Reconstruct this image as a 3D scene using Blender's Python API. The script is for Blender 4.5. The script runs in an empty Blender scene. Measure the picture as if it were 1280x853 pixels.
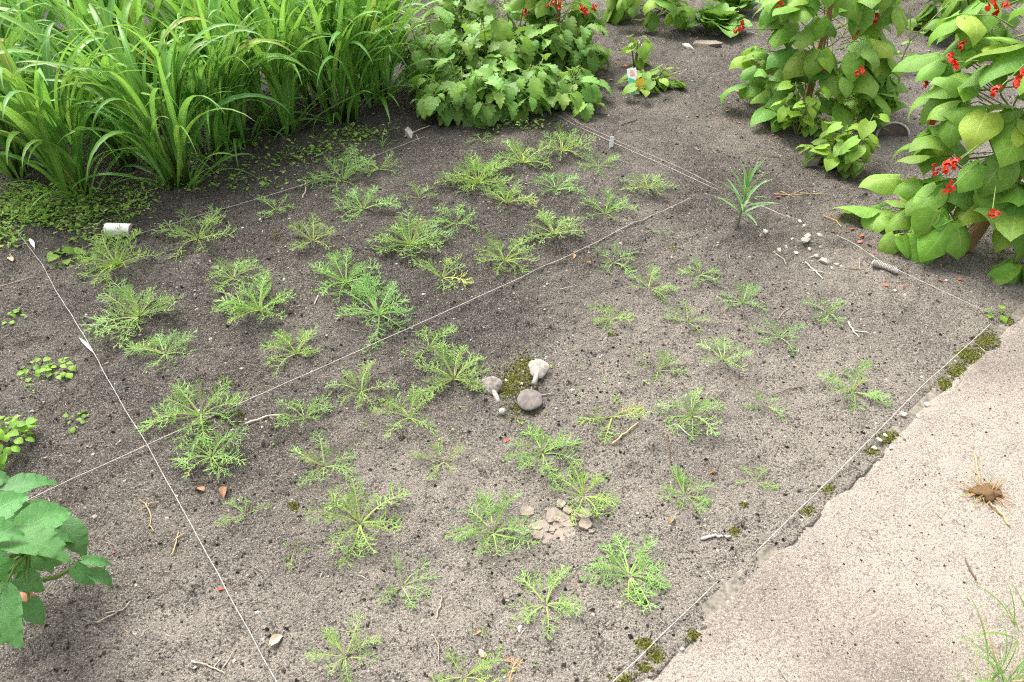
import bpy, math, random
import numpy as np
from mathutils import Vector, Matrix, Euler

random.seed(7); rng = np.random.default_rng(7)
R = math.radians
scene = bpy.context.scene
COL = scene.collection

# ------------------------------------------------------------------ camera
CAM_H, FPX = 1.6, 913.0
PITCH = math.atan2(747.0, FPX)
cam_d = bpy.data.cameras.new('camera'); cam = bpy.data.objects.new('camera', cam_d); COL.objects.link(cam)
cam.location = (0, 0, CAM_H); cam.rotation_euler = (math.pi / 2 - PITCH, 0, 0)
cam_d.sensor_width = 36; cam_d.lens = FPX / 1280 * 36; cam_d.clip_end = 300; cam_d.clip_start = 0.05
scene.camera = cam

# ------------------------------------------------------------------ sky, sun, exposure (bright overcast)
SUN_EL, SUN_AZ = R(58), R(-35)          # azimuth measured from +Y towards +X
w = bpy.data.worlds.new('World'); scene.world = w; w.use_nodes = True
nt = w.node_tree; nt.nodes.clear()
sky = nt.nodes.new('ShaderNodeTexSky'); sky.sky_type = 'NISHITA'; sky.sun_disc = False
sky.sun_elevation = SUN_EL; sky.sun_rotation = SUN_AZ; sky.air_density = 1.0; sky.dust_density = 6.0; sky.ozone_density = 1.0
hs = nt.nodes.new('ShaderNodeHueSaturation'); hs.inputs['Saturation'].default_value = 0.3
bg = nt.nodes.new('ShaderNodeBackground'); bg.inputs['Strength'].default_value = 0.15
wo = nt.nodes.new('ShaderNodeOutputWorld')
nt.links.new(sky.outputs[0], hs.inputs['Color']); nt.links.new(hs.outputs[0], bg.inputs[0]); nt.links.new(bg.outputs[0], wo.inputs[0])
sd = bpy.data.lights.new('sun', 'SUN'); sd.energy = 1.1; sd.angle = R(28); sd.color = (1.0, 0.965, 0.91)
so = bpy.data.objects.new('sun', sd); COL.objects.link(so)
sdir = Vector((math.sin(SUN_AZ) * math.cos(SUN_EL), math.cos(SUN_AZ) * math.cos(SUN_EL), math.sin(SUN_EL)))
so.rotation_euler = sdir.to_track_quat('Z', 'Y').to_euler(); so.location = sdir * 20
scene.view_settings.view_transform = 'Standard'; scene.view_settings.look = 'None'
scene.view_settings.exposure = 1.45; scene.view_settings.gamma = 1.0; scene.view_settings.use_curve_mapping = False
scene.cycles.max_bounces = 6; scene.cycles.transmission_bounces = 3; scene.cycles.diffuse_bounces = 3
scene.cycles.glossy_bounces = 2; scene.cycles.transparent_max_bounces = 4
scene.cycles.use_denoising = False; scene.cycles.pixel_filter_type = 'BLACKMAN_HARRIS'; scene.cycles.filter_width = 1.15

# ------------------------------------------------------------------ geometry helpers
def ray(px, py):
    u = (px - 640) / FPX; v = (py - 426.5) / FPX
    return Vector((u, math.cos(PITCH) - v * math.sin(PITCH), -math.sin(PITCH) - v * math.cos(PITCH)))
def P(px, py, z=0.0):
    d = ray(px, py); t = (CAM_H - z) / -d.z
    return Vector((d.x * t, d.y * t, z))
def ppm(px, py):                         # picture units per metre at that spot of the ground
    return FPX * -ray(px, py).z / CAM_H

_tab = rng.random((256, 256))
def vn(x, y, s, o=0):
    x = np.asarray(x, float) * s + 31.7 * o + 500; y = np.asarray(y, float) * s + 17.3 * o + 500
    xi = np.floor(x).astype(int); yi = np.floor(y).astype(int); fx = x - xi; fy = y - yi
    fx = fx * fx * (3 - 2 * fx); fy = fy * fy * (3 - 2 * fy)
    a = _tab[xi % 256, yi % 256]; b = _tab[(xi + 1) % 256, yi % 256]
    c = _tab[xi % 256, (yi + 1) % 256]; d = _tab[(xi + 1) % 256, (yi + 1) % 256]
    return (a * (1 - fx) + b * fx) * (1 - fy) + (c * (1 - fx) + d * fx) * fy

K0 = np.array([0.315, 0.769]); KD = np.array([.761, .6488]); KD = KD / np.linalg.norm(KD); KN = np.array([KD[1], -KD[0]])
def kerb_st(x, y):                       # along the kerb, across it (positive on the path side)
    dx = np.asarray(x) - K0[0]; dy = np.asarray(y) - K0[1]
    return dx * KD[0] + dy * KD[1], dx * KN[0] + dy * KN[1]
def soil_h(x, y):
    s, t = kerb_st(x, y)
    h = 0.030 * (vn(x, y, 1.1) - .5) + 0.030 * (vn(x, y, 4.3, 1) - .5) + 0.022 * (vn(x, y, 13, 2) - .5) + 0.013 * (vn(x, y, 37, 3) - .5) + 0.006 * (vn(x, y, 80, 4) - .5)
    near = np.clip((t + 0.45) / 0.38, 0, 1)
    lip = 0.004 - 0.008 * np.clip((s - 0.55) / 0.5, 0, 1) + .016 * (vn(x, y, 7, 15) - .5)
    fine = 0.009 * (vn(x, y, 13, 2) - .5) + 0.008 * (vn(x, y, 37, 3) - .5)
    h = h * (1 - near) + (lip + fine) * near
    return np.where(t > -0.004, -0.09, h)
def Z(x, y): return float(soil_h(x, y))
def G(px, py, dz=0.0):                   # point on the soil seen there
    p = P(px, py); z = Z(p.x, p.y)
    p = P(px, py, max(z, -0.03)); z = Z(p.x, p.y)
    return Vector((p.x, p.y, max(z, -0.03) + dz))

class MB:
    def __init__(self): self.v = []; self.f = []; self.c = []
    def add(self, vs, fs, co=None):
        o = len(self.v); self.v += [tuple(p) for p in vs]; self.f += [tuple(i + o for i in f) for f in fs]
        self.c += list(co) if co is not None else [(0, 0, 0)] * len(vs)
    def tube(self, pts, r0, r1=None, n=5, tint=0.0, cap=True):
        r1 = r0 if r1 is None else r1; pts = [Vector(p) for p in pts]; m = len(pts); vs = []; co = []
        for i, p in enumerate(pts):
            d = (pts[min(i + 1, m - 1)] - pts[max(i - 1, 0)]).normalized()
            a = d.orthogonal().normalized() if abs(d.z) > .9 else d.cross(Vector((0, 0, 1))).normalized()
            b = d.cross(a); t = i / (m - 1); r = r0 + (r1 - r0) * t
            for k in range(n):
                q = 2 * math.pi * k / n; vs.append(p + (a * math.cos(q) + b * math.sin(q)) * r); co.append((t, 0, tint))
        fs = [(i * n + k, i * n + (k + 1) % n, (i + 1) * n + (k + 1) % n, (i + 1) * n + k) for i in range(m - 1) for k in range(n)]
        if cap: fs += [tuple(range(n))[::-1], tuple((m - 1) * n + k for k in range(n))]
        self.add(vs, fs, co)
    def mesh(self, name, mat, smooth=True):
        me = bpy.data.meshes.new(name); me.from_pydata(self.v, [], self.f)
        a = me.attributes.new('leafco', 'FLOAT_VECTOR', 'POINT'); a.data.foreach_set('vector', np.array(self.c, np.float32).ravel())
        if smooth: me.polygons.foreach_set('use_smooth', [True] * len(me.polygons))
        me.materials.append(mat); me.update(); return me
def np_mesh(name, v, f, mat, smooth=False, attrs=None):
    """v (n,3), f (m,k) arrays"""
    me = bpy.data.meshes.new(name); k = f.shape[1]
    me.vertices.add(len(v)); me.vertices.foreach_set('co', np.asarray(v, np.float32).ravel())
    me.loops.add(f.size); me.loops.foreach_set('vertex_index', np.asarray(f, np.int32).ravel())
    me.polygons.add(len(f)); me.polygons.foreach_set('loop_start', np.arange(0, f.size, k, dtype=np.int32))
    me.polygons.foreach_set('use_smooth', np.full(len(f), smooth))
    for n, d in (attrs or {}).items():
        a = me.attributes.new(n, 'FLOAT', 'POINT'); a.data.foreach_set('value', np.asarray(d, np.float32))
    me.materials.append(mat); me.update(calc_edges=True); me.validate(); return me
def obj(name, me, parent=None, loc=(0, 0, 0), rot=None, scale=None, color=None):
    o = bpy.data.objects.new(name, me); COL.objects.link(o); o.location = loc
    if rot is not None: o.rotation_euler = rot
    if scale is not None: o.scale = scale if hasattr(scale, '__len__') else (scale,) * 3
    if color is not None: o.color = color
    if parent is not None: o.parent = parent
    return o
def tag(o, label=None, cat=None, group=None, kind=None):
    if label: o['label'] = label
    if cat: o['category'] = cat
    if group: o['group'] = group
    if kind: o['kind'] = kind
    return o
def thing(name, loc, label, cat, group=None):
    o = obj(name, None, None, loc); o.empty_display_size = .05
    return tag(o, label, cat, group)
U = random.uniform

# ------------------------------------------------------------------ materials
def new_mat(name):
    m = bpy.data.materials.new(name); m.use_nodes = True; t = m.node_tree; t.nodes.clear()
    return m, t, lambda k: t.nodes.new('ShaderNode' + k), t.links.new
def math_n(N, L, op, a, b=None, c=None, clamp=False):
    n = N('Math'); n.operation = op; n.use_clamp = clamp
    for i, x in enumerate((a, b, c)):
        if x is None: continue
        if isinstance(x, (int, float)): n.inputs[i].default_value = x
        else: L(x, n.inputs[i])
    return n.outputs[0]
def mixc(N, L, f, a, b, mode='MIX'):
    n = N('Mix'); n.data_type = 'RGBA'; n.blend_type = mode
    for s, x in ((n.inputs[0], f), (n.inputs[6], a), (n.inputs[7], b)):
        if isinstance(x, (int, float)): s.default_value = x
        elif isinstance(x, tuple): s.default_value = x if len(x) == 4 else x + (1,)
        else: L(x, s)
    return n.outputs[2]
def ramp(N, L, f, stops):
    n = N('ValToRGB'); e = n.color_ramp.elements
    while len(e) > 1: e.remove(e[-1])
    e[0].position = stops[0][0]; c = stops[0][1]; e[0].color = c + (1,) if isinstance(c, tuple) else (c, c, c, 1)
    for p, c in stops[1:]:
        k = e.new(p); k.color = c + (1,) if isinstance(c, tuple) else (c, c, c, 1)
    L(f, n.inputs[0]); return n.outputs[0]
def noise_n(N, L, co, scale, detail=3, rough=.55):
    n = N('TexNoise'); n.inputs['Scale'].default_value = scale; n.inputs['Detail'].default_value = detail; n.inputs['Roughness'].default_value = rough
    if co is not None: L(co, n.inputs['Vector'])
    return n.outputs[0]

def leaf_mat(name, ca, cb, vein=(.3, .4, .12), nvein=7, veinamt=.5, rib=.07, trans=.3, rough=.45, base=None, bump=.25, spec=.35):
    m, t, N, L = new_mat(name)
    at = N('Attribute'); at.attribute_name = 'leafco'; sp = N('SeparateXYZ'); L(at.outputs['Vector'], sp.inputs[0])
    oi = N('ObjectInfo'); ge = N('TexCoord')
    x, y, z = sp.outputs
    ay = math_n(N, L, 'ABSOLUTE', y)
    c = mixc(N, L, oi.outputs['Random'], ca, cb)
    nz = noise_n(N, L, ge.outputs['Object'], 6, 3)
    c = mixc(N, L, ramp(N, L, nz, [(.35, 0.0), (.7, .45)]), c, tuple(k * .62 for k in ca))
    if base is not None:                      # stalk colour where tint = 0
        c = mixc(N, L, z, base, c)
    rm = ramp(N, L, ay, [(0, 1.0), (rib, 0.0)])
    ph = math_n(N, L, 'SUBTRACT', math_n(N, L, 'MULTIPLY', x, nvein), math_n(N, L, 'MULTIPLY', ay, nvein * .22))
    tri = math_n(N, L, 'ABSOLUTE', math_n(N, L, 'SUBTRACT', math_n(N, L, 'FRACT', ph), .5))
    sv = ramp(N, L, tri, [(0, 1.0), (.09, 0.0)])
    vm = math_n(N, L, 'MULTIPLY', math_n(N, L, 'MAXIMUM', rm, math_n(N, L, 'MULTIPLY', sv, .55 if nvein else 0)), veinamt)
    if base is not None: vm = math_n(N, L, 'MULTIPLY', vm, 0.0)
    c = mixc(N, L, vm, c, vein)
    c = mixc(N, L, 1.0, c, oi.outputs['Color'], 'MULTIPLY')
    b = N('BsdfPrincipled'); L(c, b.inputs['Base Color']); b.inputs['Roughness'].default_value = rough; b.inputs['Specular IOR Level'].default_value = spec
    bm = N('Bump'); bm.inputs['Strength'].default_value = bump; bm.inputs['Distance'].default_value = .003
    hh = math_n(N, L, 'SUBTRACT', noise_n(N, L, ge.outputs['Object'], 40, 2), vm); L(hh, bm.inputs['Height']); L(bm.outputs[0], b.inputs['Normal'])
    tr = N('BsdfTranslucent'); L(mixc(N, L, .5, c, (.36, .60, .07), 'MIX'), tr.inputs['Color'])
    mx = N('MixShader'); mx.inputs[0].default_value = trans; L(b.outputs[0], mx.inputs[1]); L(tr.outputs[0], mx.inputs[2])
    o = N('OutputMaterial'); L(mx.outputs[0], o.inputs[0]); return m
def plain_mat(name, ca, cb=None, scale=40, rough=.8, bump=.3, detail=4, lo=.35, hi=.65, obj_random=0.0, spec=.3):
    m, t, N, L = new_mat(name); ge = N('TexCoord'); oi = N('ObjectInfo')
    cb = cb or tuple(k * .6 for k in ca)
    nz = noise_n(N, L, ge.outputs['Object'], scale, detail, .6)
    c = mixc(N, L, ramp(N, L, nz, [(lo, 0.0), (hi, 1.0)]), ca, cb)
    if obj_random: c = mixc(N, L, math_n(N, L, 'MULTIPLY', oi.outputs['Random'], obj_random), c, tuple(k * .35 for k in cb))
    c = mixc(N, L, 1.0, c, oi.outputs['Color'], 'MULTIPLY')
    b = N('BsdfPrincipled'); L(c, b.inputs['Base Color']); b.inputs['Roughness'].default_value = rough; b.inputs['Specular IOR Level'].default_value = spec
    bm = N('Bump'); bm.inputs['Strength'].default_value = bump; bm.inputs['Distance'].default_value = .004; L(nz, bm.inputs['Height']); L(bm.outputs[0], b.inputs['Normal'])
    o = N('OutputMaterial'); L(b.outputs[0], o.inputs[0]); return m

def soil_mat(name, dry, wet, dark, pale, attr=None, speck=1.0, relief=1.0):
    m, t, N, L = new_mat(name); ge = N('NewGeometry'); co = ge.outputs['Position']
    big = noise_n(N, L, co, 2.3, 4, .6); mid = noise_n(N, L, co, 17, 4, .62); fine = noise_n(N, L, co, 125, 3, .7); gr = noise_n(N, L, co, 300, 2, .65)
    mo = big
    if attr:
        a = N('Attribute'); a.attribute_name = attr
        mo = math_n(N, L, 'ADD', a.outputs['Fac'], math_n(N, L, 'MULTIPLY', math_n(N, L, 'SUBTRACT', big, .5), 1.1))
    mo = math_n(N, L, 'ADD', mo, math_n(N, L, 'MULTIPLY', math_n(N, L, 'SUBTRACT', mid, .5), .9))
    c = mixc(N, L, ramp(N, L, mo, [(.15, 0.0), (.85, 1.0)]), dry, wet)
    # sand grains: light and dark speckle
    c = mixc(N, L, ramp(N, L, gr, [(.34, .6), (.48, 0.0)]), c, tuple(k * .4 for k in wet))
    c = mixc(N, L, ramp(N, L, gr, [(.54, 0.0), (.66, .7)]), c, pale)
    th = math_n(N, L, 'ADD', fine, math_n(N, L, 'MULTIPLY', math_n(N, L, 'SUBTRACT', mid, .5), .35))
    c = mixc(N, L, math_n(N, L, 'MULTIPLY', ramp(N, L, th, [(.38, 1.0), (.47, 0.0)]), .9 * speck), c, dark)
    v = N('TexVoronoi'); v.inputs['Scale'].default_value = 85; wv = N('VectorMath'); wv.operation = 'MULTIPLY_ADD'; nv = N('TexNoise'); nv.inputs['Scale'].default_value = 60; L(co, nv.inputs['Vector']); L(nv.outputs['Color'], wv.inputs[0]); wv.inputs[1].default_value = (.02, .02, .02); L(co, wv.inputs[2]); L(wv.outputs[0], v.inputs['Vector'])
    sel = N('SeparateColor'); L(v.outputs['Color'], sel.inputs[0])
    cr = math_n(N, L, 'MULTIPLY', ramp(N, L, v.outputs['Distance'], [(.22, 1.0), (.34, 0.0)]), ramp(N, L, sel.outputs[0], [(.90, 0.0), (.93, 1.0)]))
    c = mixc(N, L, math_n(N, L, 'MULTIPLY', cr, .9 * speck), c, tuple(k * .6 for k in dark))
    b = N('BsdfPrincipled'); L(c, b.inputs['Base Color']); b.inputs['Roughness'].default_value = .95; b.inputs['Specular IOR Level'].default_value = .12
    h = math_n(N, L, 'ADD', math_n(N, L, 'MULTIPLY', mid, 1.2), math_n(N, L, 'ADD', math_n(N, L, 'MULTIPLY', fine, .9), math_n(N, L, 'MULTIPLY', gr, .35)))
    bm = N('Bump'); bm.inputs['Strength'].default_value = relief; bm.inputs['Distance'].default_value = .013; L(h, bm.inputs['Height']); L(bm.outputs[0], b.inputs['Normal'])
    o = N('OutputMaterial'); L(b.outputs[0], o.inputs[0]); return m

M = {}
M['soil'] = soil_mat('soil', (.25, .221, .184), (.062, .0535, .045), (.011, .009, .0075), (.45, .412, .357), 'moist', .75)
M['path'] = soil_mat('sand_path', (.335, .292, .243), (.195, .166, .136), (.045, .038, .031), (.42, .373, .315), 'moist', .45, .65)
M['crumb'] = None
def attr_mat(name, stops, rough=.95, trans=0, attr='tint'):
    m, t, N, L = new_mat(name); a = N('Attribute'); a.attribute_name = attr
    c = ramp(N, L, a.outputs['Fac'], stops)
    b = N('BsdfPrincipled'); L(c, b.inputs['Base Color']); b.inputs['Roughness'].default_value = rough; b.inputs['Specular IOR Level'].default_value = .15
    o = N('OutputMaterial')
    if trans:
        tr = N('BsdfTranslucent'); L(c, tr.inputs[0]); mx = N('MixShader'); mx.inputs[0].default_value = trans
        L(b.outputs[0], mx.inputs[1]); L(tr.outputs[0], mx.inputs[2]); L(mx.outputs[0], o.inputs[0])
    else: L(b.outputs[0], o.inputs[0])
    return m
M['crumb'] = attr_mat('crumb', [(0, (.015, .012, .01)), (.42, (.05, .04, .032)), (.65, (.18, .152, .122)), (1, (.5, .455, .39))])
M['clod'] = soil_mat('clod', (.17, .147, .12), (.055, .046, .038), (.010, .008, .007), (.34, .31, .265))
M['litter'] = attr_mat('litter', [(0, (.05, .035, .025)), (.35, (.16, .1, .065)), (.7, (.42, .34, .22)), (1, (.7, .66, .56))])
M['weed'] = attr_mat('weed', [(0, (.12, .24, .04)), (.5, (.21, .37, .06)), (.85, (.3, .45, .08)), (1, (.48, .46, .22))], .6, .3)
M['moss'] = attr_mat('moss', [(0, (.04, .042, .012)), (.5, (.11, .115, .025)), (1, (.21, .22, .055))])
M['kerb'] = plain_mat('concrete', (.25, .225, .18), (.11, .098, .075), 60, .9, .6)
M['fern'] = leaf_mat('feathery_leaf', (.115, .28, .05), (.19, .37, .075), trans=.24, rough=.5, base=(.33, .45, .14), nvein=0, bump=.05)
M['dead'] = plain_mat('dead_leaf', (.38, .21, .09), (.48, .31, .15), 30, .8, .2)
M['grass'] = leaf_mat('grass_blade', (.13, .33, .042), (.22, .45, .075), vein=(.36, .54, .2), nvein=0, veinamt=.75, rib=.2, trans=.35, rough=.42, bump=.08, spec=.45)
M['stalk'] = plain_mat('green_stalk', (.14, .24, .04), (.10, .16, .03), 12, .55, .1)
M['bean'] = leaf_mat('bean_leaf', (.14, .31, .035), (.24, .43, .05), vein=(.36, .5, .16), nvein=6, veinamt=.6, rib=.06, trans=.32, rough=.55, bump=.35)
M['vine'] = plain_mat('vine_stem', (.2, .3, .06), (.16, .17, .06), 20, .6, .15)
M['toothed'] = leaf_mat('toothed_leaf', (.12, .28, .05), (.21, .39, .075), vein=(.24, .38, .13), nvein=7, veinamt=.35, rib=.05, trans=.28, rough=.5, bump=.35)
M['phys'] = leaf_mat('broad_toothed_leaf', (.085, .245, .07), (.13, .31, .10), vein=(.24, .42, .2), nvein=6, veinamt=.45, rib=.035, trans=.25, rough=.5, bump=.3)
M['lettuce'] = leaf_mat('lettuce_leaf', (.13, .30, .04), (.2, .38, .06), vein=(.4, .5, .25), nvein=6, veinamt=.4, rib=.06, trans=.25, rough=.45, bump=.6)
M['small'] = leaf_mat('small_weed_leaf', (.16, .34, .03), (.24, .42, .04), vein=(.3, .45, .15), nvein=4, veinamt=.25, trans=.3, rough=.5)
M['lily'] = leaf_mat('strap_leaf', (.12, .27, .08), (.18, .33, .1), vein=(.3, .42, .2), nvein=0, veinamt=.6, rib=.2, trans=.2, rough=.45)
M['red'] = plain_mat('red_petal', (.68, .035, .02), (.8, .09, .04), 60, .5, .1, obj_random=.5)
M['wood'] = plain_mat('bare_wood', (.42, .26, .13), (.3, .17, .085), 14, .75, .3)
M['string'] = plain_mat('white_string', (.52, .49, .44), (.26, .23, .19), 120, .8, .4)
M['greystring'] = plain_mat('weathered_string', (.44, .40, .35), (.28, .245, .2), 120, .8, .4)
M['white'] = plain_mat('scuffed_white_plastic', (.78, .76, .74), (.42, .35, .32), 26, .5, .15, lo=.55, hi=.72)
M['dkend'] = plain_mat('grey_brown_end', (.13, .1, .085), (.2, .16, .13), 40, .8, .3)
M['stone'] = plain_mat('pale_stone', (.56, .52, .45), (.36, .32, .27), 35, .85, .4, obj_random=.3)
M['whitestone'] = plain_mat('white_stone', (.6, .58, .53), (.42, .39, .34), 50, .8, .3)
M['pinkstone'] = plain_mat('pink_stone', (.52, .36, .28), (.42, .28, .2), 50, .8, .3)
M['twig'] = plain_mat('pale_twig', (.55, .47, .38), (.3, .23, .17), 60, .85, .4, obj_random=.3)
M['bark'] = plain_mat('dark_twig', (.16, .1, .065), (.09, .06, .04), 60, .85, .4)
M['straw'] = plain_mat('straw', (.62, .47, .25), (.4, .28, .13), 60, .8, .3, obj_random=.3)
M['feather'] = plain_mat('white_feather', (.75, .75, .77), (.5, .5, .52), 80, .7, .2)
M['capgrey'] = plain_mat('mushroom_cap_grey', (.29, .255, .225), (.12, .10, .088), 85, .85, .5)
M['capdark'] = plain_mat('mushroom_cap_dark', (.11, .095, .085), (.2, .175, .155), 70, .85, .5)
M['cappale'] = plain_mat('mushroom_pale', (.46, .42, .36), (.26, .225, .185), 85, .85, .5)
M['mud'] = plain_mat('dried_mud', (.31, .26, .21), (.2, .165, .132), 60, .9, .5)
M['green'] = plain_mat('tag_green', (.05, .42, .24), (.07, .5, .3), 30, .4, .05)
M['pink'] = plain_mat('tag_pink', (.75, .3, .25), (.8, .5, .45), 60, .4, .05)
M['yellowleaf'] = leaf_mat('yellow_leaf', (.75, .5, .03), (.8, .55, .05), vein=(.8, .6, .2), trans=.2)
M['terracotta'] = plain_mat('terracotta', (.42, .2, .12), (.3, .13, .08), 30, .8, .3)

# ------------------------------------------------------------------ ground, path, kerb
def axis(parts):
    out = []
    for a, b, d in parts: out += list(np.arange(a, b - 1e-6, d))
    return np.array(out + [parts[-1][1]])
gx = axis([(-40, -10, 6), (-10, -5, .5), (-5, -2.3, .05), (-2.3, 2.3, .01), (2.3, 5, .05), (5, 10, .5), (10, 40, 6)])
gy = axis([(-10, 0, 1), (0, .55, .05), (.55, 3.1, .01), (3.1, 6.6, .03), (6.6, 12, .4), (12, 80, 8)])
X, Y = np.meshgrid(gx, gy); Hh = soil_h(X, Y)
def grid_faces(nx, ny):
    i = np.arange(nx * ny).reshape(ny, nx)
    return np.stack([i[:-1, :-1], i[:-1, 1:], i[1:, 1:], i[1:, :-1]], -1).reshape(-1, 4)
# damp, humus-rich soil towards the tall grass, dry sand towards the path
s_, t_ = kerb_st(X, Y)
moist = np.clip(.10 + (-t_ - .30) * .64, .0, .9) + .5 * (vn(X, Y, 1.7, 9) - .5)
moist = moist * (1 - .35 * np.clip((Y - 3.0) / .8, 0, 1) * (X > -.1)) + .25 * np.clip((Y - 3.2) / .8, 0, 1) * (X < -.3)
ground = obj('ground', np_mesh('ground', np.stack([X, Y, Hh], -1).reshape(-1, 3), grid_faces(len(gx), len(gy)), M['soil'], True, {'moist': moist.ravel()}))
tag(ground, 'bare grey-brown sandy garden soil of the plot', 'soil', kind='structure')
ss = axis([(-6, -1, .25), (-1, 2.6, .012), (2.6, 14, .3)]); ts = axis([(-.024, 1.7, .012), (1.7, 9, .3)])
S, T = np.meshgrid(ss, ts); T = T + (.014 * vn(S, S * 0, 11, 30) + .007 * vn(S, S * 0, 40, 31) - .013) * np.clip(1 - T / .1, 0, 1); PX = K0[0] + S * KD[0] + T * KN[0]; PY = K0[1] + S * KD[1] + T * KN[1]
def path_h(x, y):
    s, t = kerb_st(x, y)
    h = -.003 + .02 * (vn(x, y, 1.6, 5) - .5) + .010 * (vn(x, y, 6, 6) - .5) + .005 * (vn(x, y, 19, 7) - .5) + .004 * (vn(x, y, 48, 8) - .5)
    k = np.clip(t / .12, 0, 1); return h * k + (.004 + .010 * (vn(x, y, 9, 3) - .5)) * (1 - k)
path = obj('path', np_mesh('path', np.stack([PX, PY, path_h(PX, PY) - .012 * (np.arange(len(ts)) == 0)[:, None]], -1).reshape(-1, 3), grid_faces(len(ss), len(ts)), M['path'], True, {'moist': (.0 + 1.5 * np.clip(vn(PX, PY, 2.6, 4) - .45, 0, 1) + .5 * np.clip(vn(PX, PY, 9, 14) - .6, 0, 1) + .25 * np.clip(-S / 1.0, 0, 1)).ravel()}))
tag(path, 'pale trodden sand path beside the planted plot', 'path', kind='structure')
def box_mesh(name, a, b, mat, bev=.006):
    import bmesh
    bm = bmesh.new(); bmesh.ops.create_cube(bm, size=1)
    for v in bm.verts: v.co = Vector([(a[i] + b[i]) / 2 + v.co[i] * (b[i] - a[i]) for i in range(3)])
    if bev: bmesh.ops.bevel(bm, geom=bm.edges[:], offset=bev, segments=2, profile=.5, affect='EDGES')
    me = bpy.data.meshes.new(name); bm.to_mesh(me); bm.free(); me.materials.append(mat); return me
kerb = obj('kerb', None, None, (K0[0], K0[1], 0)); tag(kerb, 'narrow weathered concrete edging between soil and path', 'kerb', kind='structure')
kerb.rotation_euler.z = math.atan2(KD[1], KD[0])
for i in range(-2, 6):
    ln = .98
    obj('kerb_stone', box_mesh('kerb_stone', (0, .002, -.12), (ln, .052, 0), M['kerb'], .005), kerb, (i * 1.0 - .35, 0, -.001 + U(-.003, .003)))

def scatter_shards(name, pts, size, mat, tint, squash=.7):
    """small irregular octahedral lumps: one mesh"""
    n = len(pts); base = np.array([(1, 0, 0), (0, 1, 0), (-1, 0, 0), (0, -1, 0), (0, 0, 1), (0, 0, -1)], float)
    f0 = np.array([(0, 1, 4), (1, 2, 4), (2, 3, 4), (3, 0, 4), (1, 0, 5), (2, 1, 5), (3, 2, 5), (0, 3, 5)])
    v = base[None] * (1 + rng.uniform(-.45, .45, (n, 6, 3))) + rng.uniform(-.3, .3, (n, 6, 3)); a = rng.uniform(0, 6.28, n); c, s = np.cos(a), np.sin(a)
    x = v[..., 0] * c[:, None] - v[..., 1] * s[:, None]; y = v[..., 0] * s[:, None] + v[..., 1] * c[:, None]; z = v[..., 2] * squash
    v = np.stack([x, y, z], -1) * np.asarray(size)[:, None, None] + np.asarray(pts)[:, None, :]
    f = (f0[None] + 6 * np.arange(n)[:, None, None]).reshape(-1, 3)
    return np_mesh(name, v.reshape(-1, 3), f, mat, False, {'tint': np.repeat(tint, 6)})
def view_pts(n, far=6.2):
    """random ground spots in the part of the plot that can be seen"""
    y = .6 + (far - .6) * rng.random(n * 3) ** 1.25; x = rng.uniform(-1, 1, n * 3) * 4.3
    k = np.abs(x) < .5 + .68 * y; return x[k][:n], y[k][:n]
x, y = view_pts(75000); s, t = kerb_st(x, y); k = t < -.02; x, y = x[k], y[k]
# crumbs gather in loose drifts
k = rng.random(len(x)) < .25 + 1.3 * np.clip(vn(x, y, 3.1, 12) - .3, 0, 1); x, y = x[k], y[k]
sz = .0015 + .0048 * rng.random(len(x)) ** 3.5; tn = rng.random(len(x)) ** 1.2
z = soil_h(x, y)
crumbs = obj('soil_crumbs', scatter_shards('soil_crumbs', np.stack([x, y, z + sz * .2], -1), sz, M['crumb'], tn)); tag(crumbs, 'loose dark and pale crumbs of soil strewn over the plot', 'soil crumbs', kind='stuff')
x, y = view_pts(5200, 4.6); s, t = kerb_st(x, y); k = (t < -.08) & (rng.random(len(x)) < np.clip(-t * .5, .08, .9)) & (vn(x, y, 2.7, 22) > .42); x, y = x[k], y[k]; sz = .003 + .008 * rng.random(len(x)) ** 2.6
clods = obj('soil_clods', scatter_shards('soil_clods', np.stack([x, y, soil_h(x, y) + sz * .05], -1), sz, M['clod'], rng.random(len(x)), .6)); tag(clods, 'loose soil clods scattered over the damper half of the plot', 'soil clods', kind='stuff')
x, y = view_pts(14000, 3.4); s, t = kerb_st(x, y); k = (t > .01); x, y = x[k], y[k]; sz = .001 + .0026 * rng.random(len(x)) ** 3
grit = obj('path_grit', scatter_shards('path_grit', np.stack([x, y, path_h(x, y) + sz * .2], -1), sz, M['crumb'], rng.random(len(x)) ** 1.2)); tag(grit, 'fine dark grit lying on the sand path', 'grit', kind='stuff')
def slivers(name, x, y, zf, ln, wd, mat, tint, lift=.004):
    n = len(x); a = rng.uniform(0, 6.28, n); b = a + rng.uniform(-.5, .5, n); z0 = zf(x, y) + lift * rng.random(n) + .001
    d = np.stack([np.cos(a), np.sin(a), rng.uniform(-.05, .18, n)], -1) * ln[:, None] / 2; d2 = np.stack([np.cos(b), np.sin(b), rng.uniform(-.15, .1, n)], -1) * ln[:, None] / 2
    sd = np.stack([-np.sin(a), np.cos(a), np.zeros(n)], -1) * wd[:, None]; c = np.stack([x, y, z0], -1); up = np.array([0, 0, 1.]) * wd[:, None]
    v = np.stack([c - d + sd * .5, c - d - sd * .5, c - d + up, c + sd, c - sd, c + up * 1.4, c + d2 + sd * .4, c + d2 - sd * .4, c + d2 + up], 1)
    f0 = np.array([(0, 3, 5), (0, 5, 2), (2, 5, 4), (2, 4, 1), (3, 6, 8), (3, 8, 5), (5, 8, 7), (5, 7, 4)])
    return np_mesh(name, v.reshape(-1, 3), (f0[None] + 9 * np.arange(n)[:, None, None]).reshape(-1, 3), mat, False, {'tint': np.repeat(tint, 9)})
x, y = view_pts(5200); s, t = kerb_st(x, y); k = (t < -.03); x, y = x[k], y[k]
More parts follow.
